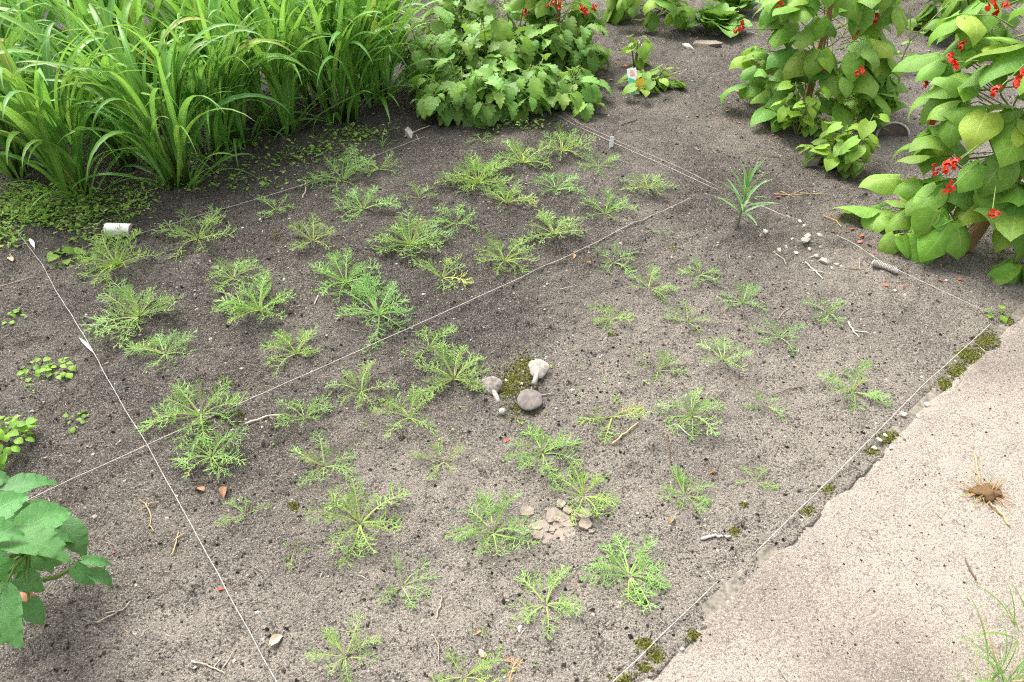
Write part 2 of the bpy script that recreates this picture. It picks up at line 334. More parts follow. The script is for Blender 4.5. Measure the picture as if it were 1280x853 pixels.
lit = obj('plant_litter', slivers('plant_litter', x, y, soil_h, .006 + .03 * rng.random(len(x)) ** 2.5, .0005 + .0009 * rng.random(len(x)), M['litter'], rng.random(len(x)))); tag(lit, 'scraps of straw and root fibre on the soil', 'litter', kind='stuff')
x, y = view_pts(900, 3.0); s, t = kerb_st(x, y); k = (t > .01); x, y = x[k], y[k]
lit2 = obj('path_litter', slivers('path_litter', x, y, path_h, .005 + .02 * rng.random(len(x)) ** 2, .0005 + .0007 * rng.random(len(x)), M['litter'], rng.random(len(x)) * .7)); tag(lit2, 'dark fibres trodden into the sand path', 'litter', kind='stuff')

# ------------------------------------------------------------------ leaf meshes
def leaf_mesh(name, mat, prof, nl=8, nw=3, width=.35, fold=.12, droop=.25, ripple=.03, teeth=0, tamp=.0, cup=0.0, seed=0, tipx=1.0):
    """unit-length leaf along +X, face up (+Z)"""
    rr = random.Random(seed); b = MB(); vs = []; co = []; ph = rr.uniform(0, 6)
    for i in range(nl + 1):
        t = i / nl; wd = prof(t) * width
        if teeth: wd *= 1 + tamp * ((((t + .001) * teeth) % 1.0) - .45) * min(1, t * 4)
        th = droop * t * t; cx = t - droop * .25 * t * t * t; cz = -th * t * .6
        for j in range(-nw, nw + 1):
            s = j / nw; yy = wd * s
            z = cz + fold * abs(yy) * 1.0 - cup * yy * yy * 4 + ripple * math.sin(7 * t + ph + (2 if s > 0 else 0)) * abs(s) ** 2 * (wd / max(width, .01))
            bx = cx - (0.10 * (abs(s) ** 2) * (1 - t) ** 6 if prof(0.02) > .35 else 0)
            if teeth: bx += .05 * abs(s) * ((((t + .001) * teeth) % 1.0) - .3)
            vs.append((bx, yy, z)); co.append((t, s, 1))
    m = 2 * nw + 1
    fs = [(i * m + j, (i + 1) * m + j, (i + 1) * m + j + 1, i * m + j + 1) for i in range(nl) for j in range(m - 1)]
    b.add(vs, fs, co); return b.mesh(name, mat)
p_bean = lambda t: (max(0, 1 - t) ** .95) * ((t + .03) ** .42) * 2.2 if t < 1 else 0.0
p_ov = lambda t: (max(0, 1 - t) ** .98) * ((t + .02) ** .48) * 2.3 if t < 1 else 0.0
p_ell = lambda t: max(.02, math.sin(math.pi * min(1, t * .93 + .05))) ** .8 if t < 1 else .0
BEAN = [leaf_mesh('bean_leaflet', M['bean'], p_bean, 10, 3, U(.36, .44), U(.05, .3), U(.2, .8), U(.015, .05), cup=U(0, .6), seed=i) for i in range(9)]
TOOTH = [leaf_mesh('toothed_leaf', M['toothed'], p_ov, 20, 2, U(.34, .42), U(.1, .4), U(.25, .8), U(.02, .05), 5, .36, seed=20 + i) for i in range(7)]
PHYS = [leaf_mesh('broad_leaf', M['phys'], p_ov, 25, 3, U(.35, .40), U(.1, .35), U(.25, .55), U(.01, .03), 5, .11, seed=40 + i) for i in range(5)]
LETT = [leaf_mesh('lettuce_leaf', M['lettuce'], p_ell, 10, 4, U(.42, .5), .3, U(.2, .7), .12, 5, .2, seed=60 + i) for i in range(4)]
SMALL = [leaf_mesh('weed_leaf', M['small'], p_ell, 6, 2, U(.34, .45), U(.1, .3), U(.1, .6), .03, seed=70 + i) for i in range(4)]
TOM = [leaf_mesh('seedling_leaf', M['small'], p_bean, 7, 2, U(.36, .42), U(.1, .3), U(.2, .6), .03, seed=80 + i) for i in range(4)]
YLEAF = leaf_mesh('yellow_leaf', M['yellowleaf'], p_bean, 7, 2, .38, .2, .4, .03, seed=90)
def blade_mesh(name, mat, th0, bend, pw, width, seed, n=12, twist=.3, peak=.35):
    rr = random.Random(seed); b = MB(); vs = []; co = []; p = Vector((0, 0, 0)); side = rr.uniform(-.35, .35)
    for i in range(n + 1):
        t = i / n; th = th0 + bend * t ** pw
        w_ = width * (min(1, .35 + .65 * t / peak) if t < peak else max(0, (1 - t) / (1 - peak)) ** .75)
        d = Vector((math.sin(th), side * t, math.cos(th))).normalized()
        if i: p = p + d / n
        nrm = Vector((-math.cos(th), 0, math.sin(th))); sdv = Vector((0, 1, 0)) * math.cos(twist * t) + nrm * math.sin(twist * t)
        for s in (-1, 0, 1):
            q = p + sdv * (s * w_) + nrm * (abs(s) * w_ * .35); vs.append(q); co.append((t, s, 1))
    fs = [(i * 3 + j, (i + 1) * 3 + j, (i + 1) * 3 + j + 1, i * 3 + j + 1) for i in range(n) for j in range(2)]
    b.add(vs, fs, co); return b.mesh(name, mat)
BLADE = [blade_mesh('grass_blade', M['grass'], R(U(4, 20)), R(bd * .88), U(1.5, 2.5), U(.020, .030), i, 13, U(-.9, .9)) for i, bd in enumerate([20, 30, 40, 55, 65, 75, 85, 95, 105, 115, 125, 140, 150, 60, 50, 100, 130, 80])]
THIN = [blade_mesh('thin_blade', M['grass'], R(U(5, 30)), R(U(20, 110)), 1.8, .012, 100 + i, 7) for i in range(6)]
STRAWB = [blade_mesh('dry_blade', M['straw'], R(U(30, 80)), R(U(10, 60)), 1.5, .012, 120 + i, 6) for i in range(5)]
LILY = [blade_mesh('strap_leaf', M['lily'], R(U(25, 45)), R(U(15, 45)), 1.5, .05, 140 + i, 8, .2, .3) for i in range(4)]

def frond_mesh(name, mat, seed):
    """feathery leaf, unit length along +X, rising then bending over; pinnae with side lobes"""
    rr = random.Random(seed); b = MB(); n = 14; pts = []; p = Vector((0, 0, 0)); th0 = R(rr.uniform(36, 66)); bend = R(rr.uniform(26, 76)); sw = rr.uniform(-.4, .4)
    ths = []
    for i in range(n + 1):
        t = i / n; th = th0 + bend * t ** 1.3; ths.append(th); d = Vector((math.sin(th), sw * t, math.cos(th))).normalized()
        if i: p = p + d / n
        pts.append(p.copy())
    vs = []; co = []
    for i, q in enumerate(pts):
        t = i / n; hw = .015 * (1 - t) + .008; nr = Vector((-math.cos(ths[i]), 0, math.sin(ths[i])))
        vs += [q + Vector((0, hw, 0)), q + nr * hw * .8, q - Vector((0, hw, 0))]; co += [(t, 0, min(1, max(0, t - .25) * .6))] * 3
    b.add(vs, [(i * 3 + j, (i + 1) * 3 + j, (i + 1) * 3 + j + 1, i * 3 + j + 1) for i in range(n) for j in range(2)], co)
    def at(t):
        k = min(n - 1, int(t * n)); f = t * n - k; return pts[k].lerp(pts[k + 1], f), ths[k]
    def sliver(a, d, ln, wd, nrm, tint):
        s = d.cross(nrm).normalized() * wd; m = a + d * ln * .55 + nrm * ln * .10
        b.add([a + s * .6, a - s * .6, m + s, m - s, a + d * ln + nrm * ln * rr.uniform(.0, .2)], [(0, 1, 3, 2), (2, 3, 4)], [(0, 0, tint * .6)] * 2 + [(0, 0, tint)] * 3)
    npair = rr.randint(6, 8); t0 = rr.uniform(.28, .42)
    for k in range(npair + 1):
        for sg in (-1, 1):
            if rr.random() < .06: continue
            t = min(.995, t0 + (1 - t0) * (k + rr.uniform(-.3, .3) + (.4 if sg > 0 else 0)) / (npair + .4)); t = max(.15, t)
            q, th = at(t); T_ = Vector((math.sin(th), 0, math.cos(th))); nr = Vector((-math.cos(th), 0, math.sin(th)))
            ln = (.10 + .16 * math.sin(math.pi * min(1, max(0, t - t0) / (1 - t0) * .8 + .15))) * rr.uniform(.65, 1.3); ang = R(rr.uniform(30, 68)) * (1 - .35 * (t > .9))
            d = (T_ * math.cos(ang) + Vector((0, sg, 0)) * math.sin(ang) + nr * rr.uniform(-.35, .65)).normalized()
            m_ = q + d * ln * .5; sliver(q, d, ln * .55, .0105, nr, rr.uniform(.35, .8))
            d2 = (d + T_ * rr.uniform(0, .5) + nr * rr.uniform(-.2, .5)).normalized(); sliver(m_, d2, ln * .6, .0105, nr, rr.uniform(.6, 1))
            for u, s2 in ((.35, 1), (.5, -1), (.72, 1), (.85, -1)):
                if rr.random() < .3: continue
                dd = (d + d.cross(nr) * s2 * rr.uniform(.5, 1.1) + nr * rr.uniform(-.2, .7)).normalized()
                sliver(q + d * ln * u, dd, ln * rr.uniform(.3,   .6), .0098, nr, rr.uniform(.7, 1))
    return b.mesh(name, mat, False)
FROND = [frond_mesh('frond', M['fern'], 200 + i) for i in range(26)]
DEADFROND = frond_mesh('dry_frond', M['dead'], 300)

# ------------------------------------------------------------------ feathery rosettes of the plot
RS = [
 (146, 331, 45, 18, 'dense feathery rosette growing beside the scuffed white tube'),
 (173, 395, 50, 20, 'wide dense rosette, second in the row that starts at the white tube'),
 (207, 443, 38, 15, 'bushy rosette, third in the row that starts at the white tube'),
 (251, 518, 55, 15, 'big loose rosette spread over the middle string near the string crossing'),
 (265, 572, 42, 14, 'bushy rosette on the open side of the middle string, close to the string crossing'),
 (248, 298, 44, 12, 'flat spreading rosette beneath the far string, next to the white tube'),
 (292, 348, 33, 13, 'compact pale rosette with a dry stalk poking out beside it'),
 (325, 388, 47, 17, 'wide rosette with yellowing tips and withered grey fronds under it'),
 (370, 443, 35, 12, 'open rosette whose outer fronds just touch the middle string'),
 (391, 302, 31, 11, 'small greyish rosette in the far strip beside the lanky long-stalked one'),
 (345, 262, 26, 9, 'upright tufted rosette at the far string between two wider ones'),
 (428, 226, 40, 13, 'low sprawling rosette on the far string beside the tall grass'),
 (474, 212, 30, 10, 'yellowish rosette on the far string next to the bleached bone-like stick'),
 (454, 262, 37, 12, 'lanky rosette with long yellow-green stalks inside the far strip'),
 (525, 246, 23, 7, 'thin meagre rosette between the lanky and the very bushy rosette'),
 (598, 227, 42, 22, 'very bushy rosette in front of the leafy bush'),
 (602, 176, 20, 7, 'small rosette tucked under the leafy bush edge'),
 (654, 204, 34, 14, 'rosette with pale thick stalks near the leafy bush'),
 (702, 188, 35, 14, 'corner rosette between the bush end and the double string'),
 (748, 207, 26, 10, 'flat rosette lying beside the double string and its white marker'),
 (695, 237, 29, 11, 'round loose rosette in the crowded strip, neighbour of the pale-stalked one'),
 (811, 235, 32, 13, 'tidy rosette alone close to the double string'),
 (757, 265, 31, 11, 'rosette with upright pale fronds inside the double string'),
 (634, 254, 33, 12, 'flattened rosette with a yellow shoot touching the very bushy one'),
 (570, 277, 31, 13, 'round rosette between the lanky and flattened rosettes'),
 (692, 292, 36, 14, 'wide rosette by the middle string beside two orange dry leaves'),
 (512, 306, 44, 20, 'largest mounded rosette at the heart of the crowded strip'),
 (552, 347, 34, 11, 'rosette with a brown dry leaf caught in it'),
 (631, 326, 40, 13, 'broad flat rosette beside the middle string on its crowded side'),
 (432, 352, 42, 15, 'rosette with withered pale fronds beside the wide starry one'),
 (473, 390, 49, 16, 'wide starry rosette with bleached dead fronds around it'),
 (537, 432, 34, 11, 'rosette at the middle string touching the large arching one by the toadstools'),
 (568, 472, 46, 17, 'large arching rosette whose fronds reach the toadstools'),
 (451, 489, 37, 11, 'open rosette with long arching fronds between middle string and lopsided neighbour'),
 (512, 522, 42, 10, 'lopsided rosette stretched in two directions beside the large arching one'),
 (381, 522, 34, 10, 'star-shaped rosette beside the pale stick by the middle string'),
 (405, 582, 38, 10, 'droopy rosette next in line after the star-shaped one with the pale stick'),
 (553, 577, 33, 8, 'sparse rosette midway between lopsided rosette and the white pebble'),
 (678, 566, 42, 13, 'vigorous upright rosette between the toadstools and the dried mud'),
 (306, 645, 31, 6, 'tiny leaning rosette of few fronds by the side string'),
 (367, 690, 22, 5, 'smallest upright seedling rosette standing near the side string'),
 (450, 654, 56, 12, 'big sprawling rosette with one long reaching frond'),
 (617, 667, 50, 14, 'dense dark rosette with yellow tips beside the dried mud'),
 (729, 619, 45, 12, 'tall-fronded rosette growing over the edge of the dried mud'),
 (503, 731, 42, 9, 'thin starry rosette near the bare end of the plot with a long lower frond'),
 (682, 755, 48, 10, 'starry sparse rosette beside the white pebble'),
 (787, 719, 52, 15, 'bushy one-sided rosette by the path string moss'),
 (432, 820, 42, 10, 'rosette near the curved root with fronds raised to one side'),
 (580, 846, 40, 9, 'rosette next to the flat pink pebble'),
 (767, 328, 33, 9, 'rosette beside the middle string, first of the sandy side'),
 (811, 360, 31, 9, 'airy rosette on the sandy side, second from the middle string'),
 (763, 399, 27, 10, 'low compact rosette alone on bare sand between middle string and toadstools'),
 (830, 294, 14, 5, 'tiny seedling rosette on the middle string by the spiky seedling'),
 (860, 403, 27, 9, 'medium rosette on the sandy side, third from the middle string'),
 (875, 342, 27, 10, 'rosette with a dark twig behind it on the sandy side'),
 (928, 381, 29, 10, 'rosette with one long flat frond on the sandy side, near the pebbles'),
 (1035, 391, 28, 9, 'rosette with a white forked twig at its edge'),
 (976, 421, 33, 8, 'rosette with a dry stalk rising beside it and one long drooping frond'),
 (823, 462, 31, 9, 'yellowish rosette standing on the sand across from the toadstools'),
 (904, 449, 32, 10, 'flat rosette with crossing fronds on open sand'),
 (959, 507, 27, 8, 'thin rosette on open sand with a root fibre beside it'),
 (1066, 489, 39, 10, 'three-armed rosette standing closest to the mossy kerb corner'),
 (865, 518, 40, 13, 'lush rosette on the sandy side next to a fallen pale stick'),
 (765, 520, 37, 9, 'rosette with an orange dry stalk underneath, beside the toadstools'),
 (857, 618, 37, 12, 'curly bright rosette at the end of a reddish stalk'),
 (945, 602, 25, 7, 'faint small rosette near the path string'),
]
for i, (px, py, r, n, lab) in enumerate(RS):
    rr = random.Random(500 + i); g = G(px, py, -.004); rad = r / ppm(px, py)
    th = thing('feathery_rosette', g, lab, 'plant', 'feathery rosettes of the plot')
    a0 = rr.uniform(0, 6.28); tR, tG, tB = rr.uniform(.9, 1.12), rr.uniform(.9, 1.08), rr.uniform(.8, 1.15); flat = rr.uniform(-6, 10); rad *= .93
    n = int(n * (1.1 if n < 12 else 1.3))
    for k in range(n):
        inner = k >= n * .62
        a = a0 + (k * 2.39996) + rr.uniform(-.35, .35)
        ln = rad * (rr.uniform(.95, 1.3) if not inner else rr.uniform(.65, 1.0))
        ry = R(rr.uniform(0, 16) + flat * .5) if not inner else R(rr.uniform(-28, -6) + flat)
        br = rr.uniform(.85, 1.25); yl = 1.0 if rr.random() > .012 else 1.6
        obj('frond', FROND[rr.randrange(len(FROND))], th, (math.cos(a) * rad * .04, math.sin(a) * rad * .04, 0), (R(rr.uniform(-14, 14)), ry, a), (ln, ln * rr.uniform(.8, 1.15), ln), (br * yl * tR, br * tG * (1 if yl == 1 else 1.15), br * tB, 1))

# ------------------------------------------------------------------ tall grass clumps
stalk_b = MB(); stalk_b.tube([(0, 0, 0), (.01, 0, .5), (.03, .01, 1)], .012, .006, 6); STALK = stalk_b.mesh('stalk', M['stalk'])
def grass_clump(x, y, nb, hgt, label, seed, spread=.07, lean=0.0):
    rr = random.Random(seed); th = thing('grass_clump', (x, y, Z(x, y) - .01), label, 'tall grass', 'tall broad-bladed grass clumps')
    st = []
    for k in range(7):
        a = rr.uniform(0, 6.28); r = spread * rr.uniform(.1, 1); tilt = R(rr.uniform(2, 15)); h = hgt * rr.uniform(.4, .62)
        bx, by = r * math.cos(a), r * math.sin(a); st.append((bx, by, a, tilt, h))
        obj('stalk', STALK, th, (bx, by, 0), (0, tilt, a), (.9, .9, h))
    for k in range(nb // 6):
        a = rr.uniform(0, 6.28); L_ = hgt * rr.uniform(.4, .75); b = rr.uniform(.7, 1.0)
        obj('blade', BLADE[rr.randrange(len(BLADE))], th, (math.cos(a) * spread, math.sin(a) * spread, .01), (0, R(rr.uniform(15, 45)), a), (L_, L_ * 1.25, L_), (b, b, b, 1))
    for k in range(nb):
        bx, by, a, tilt, h = st[k % 7]; f = rr.uniform(0, 1) ** 1.3; zz = h * f; bx *= 1.4; by *= 1.4
        ox = bx + math.cos(a) * math.sin(tilt) * zz; oy = by + math.sin(a) * math.sin(tilt) * zz
        az = a + rr.uniform(-1.7, 1.7); L_ = hgt * rr.uniform(.7, 1.25) * (1 - .2 * f)
        b = rr.uniform(.75, 1.3); col = (b * rr.uniform(.8, 1.2), b, b * rr.uniform(.8, 1.3), 1)
        if rr.random() < .015: col = (2.4, 1.15, 1.6, 1)
        obj('blade', BLADE[rr.randrange(len(BLADE))], th, (ox, oy, zz * math.cos(tilt)), (0, R(rr.uniform(-8, 9)) + lean, az), (L_, L_ * rr.uniform(.9, 1.35), L_), col)
GC = [
 (P(105, 245), 78, .66, 'grass clump arching over the weeds beside the white tube'),
 (P(228, 236), 78, .66, 'grass clump standing forward of the row, blades hanging to the bare soil'),
 (P(352, 166), 72, .70, 'upright grass clump at the grass edge facing the tufted rosette'),
 (P(428, 150), 66, .66, 'grass clump at the grass edge between two others near the far string end'),
 (P(470, 128), 76, .80, 'tall grass clump next to the leafy bush with blades drooping over it'),
 (P(300, 180), 60, .62, 'short grass clump filling the gap behind the forward clump'),
 (P(262, 200), 50, .66, 'grass clump squeezed between the forward clump and the upright edge clump'),
 (P(165, 205), 56, .72, 'grass clump between and behind the two clumps nearest the white tube'),
 (P(400, 130), 50, .74, 'grass clump just behind the two edge clumps near the far string end'),
 (P(20, 215), 70, .72, 'grass clump at the far end of the weedy border'),
]
for i, (p, nb, h, lab) in enumerate(GC): grass_clump(p.x, p.y, nb, h, lab, 900 + i)
rows = []
for r_ in range(2):
    for c_ in range(6):
        yb = 3.62 + r_ * .46 + U(-.1, .1) + c_ * .10; xb = -2.95 + c_ * .50 + (r_ % 2) * .22 + U(-.1, .1) - r_ * .04
        if xb > -.52: continue
        if r_ == 0 and xb > -1.25: continue
        rows.append((xb, yb))
for i, (xb, yb) in enumerate(rows):
    grass_clump(xb, yb, 62, U(.72, .88), 'grass clump deep inside the tall grass stand, behind its front row', 940 + i, .09)

# ------------------------------------------------------------------ leafy plants
def orient_leaf(o, p0, p1, roll=0.0, wid=1.0):
    d = Vector(p1) - Vector(p0); L_ = d.length
    yaw = math.atan2(d.y, d.x); pit = -math.asin(max(-1, min(1, d.z / L_)))
    o.location = p0; o.rotation_euler = (roll, pit, yaw); o.scale = (L_, L_ * wid, L_)
def leafy_bush(name, base, Rr, Hh_, nbr, per, size, meshes, label, cat, group, seed, stemmat='vine', bright=1.0, tipscale=.55, lean=(0, 0)):
    rr = random.Random(seed); th = thing(name, base, label, cat, group); sb = MB()
    for k in range(nbr):
        a = k * 2.4 + rr.uniform(-.4, .4); out = Rr * math.sqrt((k + .6) / nbr) * rr.uniform(.85, 1.1); top = Hh_ * (1 - .55 * (out / Rr) ** 2) * rr.uniform(.8, 1.08)
        e = Vector((math.cos(a) * out + lean[0], math.sin(a) * out + lean[1], top)); mid = Vector((e.x * .45, e.y * .45, top * .62))
        pts = [Vector((0, 0, 0)).lerp(mid, t).lerp(mid.lerp(e, t), t) for t in (0, .25, .5, .75, 1)]
        sb.tube(pts, .006, .0025, 5)
        for j in range(per):
            f = .28 + .72 * (j + rr.random() * .6) / per; i0 = min(3, int(f * 4)); q = pts[i0].lerp(pts[i0 + 1], f * 4 - i0)
            tip = f > .86
            az = rr.uniform(0, 6.28) if not tip else a + rr.uniform(-1.6, 1.6)
            if not tip and rr.random() < .6: az = a + rr.choice((-1, 1)) * rr.uniform(.4, 1.5)
            pl = size * rr.uniform(.2, .45); q2 = q + Vector((math.cos(az) * pl, math.sin(az) * pl, pl * rr.uniform(.0, .5)))
            sb.tube([q, q2], .0016, .0012, 4, cap=False)
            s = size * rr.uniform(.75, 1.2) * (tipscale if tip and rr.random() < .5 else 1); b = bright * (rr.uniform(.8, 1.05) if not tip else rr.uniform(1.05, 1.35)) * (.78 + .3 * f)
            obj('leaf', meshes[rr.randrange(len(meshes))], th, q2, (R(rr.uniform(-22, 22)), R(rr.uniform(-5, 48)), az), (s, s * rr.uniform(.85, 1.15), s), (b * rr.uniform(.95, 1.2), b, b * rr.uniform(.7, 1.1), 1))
    obj('stem', sb.mesh('stem', M[stemmat]), th)
    return th
def gz(x, y): return Vector((x, y, Z(x, y) - .005))
BG = 'toothed-leaf bushes beside the plot'
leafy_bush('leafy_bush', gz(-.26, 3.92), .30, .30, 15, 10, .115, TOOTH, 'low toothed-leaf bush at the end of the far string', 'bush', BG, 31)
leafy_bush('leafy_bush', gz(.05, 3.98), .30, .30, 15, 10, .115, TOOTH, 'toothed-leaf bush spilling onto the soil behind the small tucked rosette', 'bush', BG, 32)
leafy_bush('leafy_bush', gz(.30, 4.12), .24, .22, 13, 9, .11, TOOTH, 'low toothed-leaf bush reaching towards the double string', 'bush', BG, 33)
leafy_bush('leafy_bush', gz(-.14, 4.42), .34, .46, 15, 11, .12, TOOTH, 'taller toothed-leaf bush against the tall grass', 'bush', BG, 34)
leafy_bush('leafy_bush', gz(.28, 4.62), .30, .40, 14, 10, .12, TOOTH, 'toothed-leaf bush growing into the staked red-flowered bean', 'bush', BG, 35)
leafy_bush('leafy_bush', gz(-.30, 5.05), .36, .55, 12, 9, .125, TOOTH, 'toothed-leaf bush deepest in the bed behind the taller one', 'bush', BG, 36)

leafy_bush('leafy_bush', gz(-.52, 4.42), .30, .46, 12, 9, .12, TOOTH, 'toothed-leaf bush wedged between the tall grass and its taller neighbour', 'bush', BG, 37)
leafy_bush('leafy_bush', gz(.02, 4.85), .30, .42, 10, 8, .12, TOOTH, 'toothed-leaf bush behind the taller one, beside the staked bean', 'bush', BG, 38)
# flowers of the runner beans
def flower_mesh(seed):
    rr = random.Random(seed); b = MB()
    for k in range(rr.randint(4, 7)):
        c = Vector((rr.uniform(-.5, .5), rr.uniform(-.5, .5), k * .28 - .6))
        for q in range(3):
            n = Vector((rr.uniform(-1, 1), rr.uniform(-1, 1), rr.uniform(-.3, 1))).normalized(); u = n.orthogonal().normalized(); v = n.cross(u); rad = rr.uniform(.28, .46)
            vs = [c + n * .12] + [c + (u * math.cos(i * 1.047) + v * math.sin(i * 1.047) * .75) * rad + n * rr.uniform(-.05, .2) for i in range(6)]
            b.add(vs, [(0, i + 1, (i + 1) % 6 + 1) for i in range(6)])
    return b.mesh('flower', M['red'])
FLOWER = [flower_mesh(i) for i in range(5)]
def stake_mesh(name, a, b, w_):
    m = MB(); a = Vector(a); b = Vector(b); d = (b - a).normalized(); u = d.cross(Vector((0, 1, 0))).normalized() * w_; v = d.cross(u).normalized() * w_ * .6
    vs = []
    for p in (a, b): vs += [p + u + v, p - u + v, p - u - v, p + u - v]
    m.add(vs, [(0, 1, 5, 4), (1, 2, 6, 5), (2, 3, 7, 6), (3, 0, 4, 7), (4, 5, 6, 7), (3, 2, 1, 0)]); return m.mesh(name, M['wood'], False)
def bean_plant(base, top, radf, zmax, ntri, size, nfl, label, seed, flowers=(), zmin=.05, azr=(0, 6.283), bright=1.0, stake=True, stakew=.018, cen=(0, 0), lean=None, gap=None):
    """top: stake direction end (local). trifoliate leaves around the pole"""
    rr = random.Random(seed); th = thing('bean_plant', base, label, 'bean plant', 'red-flowered climbing beans'); sb = MB(); top = Vector(top)
    lean = lean or (top.x / top.z, top.y / top.z); axis_at = lambda z: Vector((lean[0] * z + cen[0] * min(1, z * 8), lean[1] * z + cen[1] * min(1, z * 8), z))
    for v in range(5):
        ph = rr.uniform(0, 6.28); sb.tube([axis_at(zmax * i / 24) + Vector((math.cos(ph + i * .55), math.sin(ph + i * .55), 0)) * (.03 + .035 * v) for i in range(25)], .0045, .003, 5)
    for k in range(ntri):
        h = zmin + (zmax - zmin) * ((k + rr.random()) / ntri); a = rr.uniform(*azr)
        if gap and gap[0] < h < gap[1] and abs((a - gap[2] + math.pi) % 6.2832 - math.pi) < gap[3]: continue
        r = radf(h) * rr.uniform(.45, 1.0) ** .7
        c = axis_at(h); nd = c + Vector((math.cos(a) * r * .75, math.sin(a) * r * .75, rr.uniform(-.03, .05)))
        sb.tube([c.lerp(nd, .5) + Vector((0, 0, -.03)), c.lerp(nd, .75) + Vector((0, 0, .005)), nd], .0026, .002, 4, cap=False)
        s0 = size * rr.uniform(.6, 1.2); pit = rr.uniform(-5, 60); a += rr.uniform(-.7, .7)
        for q, (da, sc) in enumerate(((0, 1.05), (1.35, .92), (-1.35, .92))):
            if rr.random() < .06: continue
            aa = a + da + rr.uniform(-.25, .25); off = .03 if q == 0 else .008
            p = nd + Vector((math.cos(aa) * off, math.sin(aa) * off, 0))
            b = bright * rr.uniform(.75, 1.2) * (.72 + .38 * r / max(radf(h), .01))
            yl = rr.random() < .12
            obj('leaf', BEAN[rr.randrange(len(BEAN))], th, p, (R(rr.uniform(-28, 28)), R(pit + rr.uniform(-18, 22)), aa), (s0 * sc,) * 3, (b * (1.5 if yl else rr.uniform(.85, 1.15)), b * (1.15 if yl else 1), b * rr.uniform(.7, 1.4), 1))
    for k in range(nfl):
        h = zmin + (zmax - zmin) * rr.uniform(.25, 1); a = rr.uniform(*azr); r = radf(h) * rr.uniform(.9, 1.2); c = axis_at(h); p = c + Vector((math.cos(a) * r, math.sin(a) * r, .04))
        sb.tube([c, p - Vector((0, 0, .02))], .002, .0015, 4, cap=False)
        obj('flower', FLOWER[rr.randrange(5)], th, p, (rr.uniform(-.5, .5), rr.uniform(-.5, .5), rr.uniform(0, 6)), rr.uniform(.018, .03))
    for p in flowers:
        p = Vector(p) - Vector(base); c = axis_at(max(.05, p.z - .08)); sb.tube([c, c.lerp(p, .5) + Vector((0, 0, .03)), p], .0025, .0018, 4, cap=False)
        obj('flower', FLOWER[rr.randrange(5)], th, p, (rr.uniform(-.5, .5), rr.uniform(-.5, .5), rr.uniform(0, 6)), rr.uniform(.022, .036))
    obj('stem', sb.mesh('stem', M['vine']), th)
    if stake: obj('stake', stake_mesh('stake', (top * -.03), top, stakew), th)
    return th
b1 = gz(1.86, 2.56)
fl = [P(px, py, z) for px, py, z in ((1188, 72, .72), (1192, 78, .73), (1157, 103, .58), (1205, 55, .76), (1196, 203, .52), (1188, 206, .5), (1170, 213, .42), (1188, 235, .42), (1240, 5, .98), (1252, 8, 1.0), (1247, 112, .82), (1276, 98, .9), (1170, 148, .5), (1208, 50, .72), (1240, 268, .38))]
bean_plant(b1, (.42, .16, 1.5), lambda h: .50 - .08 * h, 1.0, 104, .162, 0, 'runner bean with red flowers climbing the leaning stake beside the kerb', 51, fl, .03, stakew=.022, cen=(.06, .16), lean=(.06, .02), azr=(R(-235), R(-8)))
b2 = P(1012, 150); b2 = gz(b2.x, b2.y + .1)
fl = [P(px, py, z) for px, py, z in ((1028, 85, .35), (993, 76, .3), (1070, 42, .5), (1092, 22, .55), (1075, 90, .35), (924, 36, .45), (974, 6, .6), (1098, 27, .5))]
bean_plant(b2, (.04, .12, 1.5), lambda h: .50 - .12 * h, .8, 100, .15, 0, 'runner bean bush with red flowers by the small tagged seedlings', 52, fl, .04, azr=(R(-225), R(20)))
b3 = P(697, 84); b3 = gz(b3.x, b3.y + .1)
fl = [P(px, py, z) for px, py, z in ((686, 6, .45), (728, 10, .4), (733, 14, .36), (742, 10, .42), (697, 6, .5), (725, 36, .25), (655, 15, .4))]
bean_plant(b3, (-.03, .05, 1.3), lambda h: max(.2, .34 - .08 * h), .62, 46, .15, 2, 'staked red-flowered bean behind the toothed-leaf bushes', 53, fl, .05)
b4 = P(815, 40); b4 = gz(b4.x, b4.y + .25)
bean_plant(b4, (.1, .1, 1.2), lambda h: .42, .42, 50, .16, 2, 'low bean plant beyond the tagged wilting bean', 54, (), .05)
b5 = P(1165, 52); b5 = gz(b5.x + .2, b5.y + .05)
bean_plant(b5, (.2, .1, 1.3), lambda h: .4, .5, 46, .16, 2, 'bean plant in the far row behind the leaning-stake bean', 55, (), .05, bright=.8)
def bunch(name, base, n, size, label, cat, seed, meshes=LETT, tilt=(20, 65), bright=1.0):
    rr = random.Random(seed); th = thing(name, base, label, cat)
    for k in range(n):
        a = k * 2.4 + rr.uniform(-.3, .3); f = k / n; s = size * (1.1 - .5 * f) * rr.uniform(.85, 1.1); b = bright * rr.uniform(.85, 1.2)
        obj('leaf', meshes[rr.randrange(len(meshes))], th, (math.cos(a) * .02, math.sin(a) * .02, .02 + .05 * f), (R(rr.uniform(-15, 15)), -R(tilt[0] + (tilt[1] - tilt[0]) * f) + R(rr.uniform(-8, 8)), a), (s, s, s), (b, b, b, 1))
    return th
p = P(900, 48); bunch('lettuce', gz(p.x, p.y + .15), 26, .24, 'ruffled pale green lettuce behind the half-buried stone', 'lettuce', 61)
p = P(932, 30); bunch('lettuce', gz(p.x, p.y + .35), 20, .24, 'ruffled lettuce half hidden behind the flowering bean bush', 'lettuce', 62)
p = P(1105, 28); leafy_bush('leafy_weed', gz(p.x, p.y + .2), .3, .32, 9, 8, .09, SMALL, 'bushy small-leaved weed between the two bean rows', 'weed', None, 63, bright=.75)
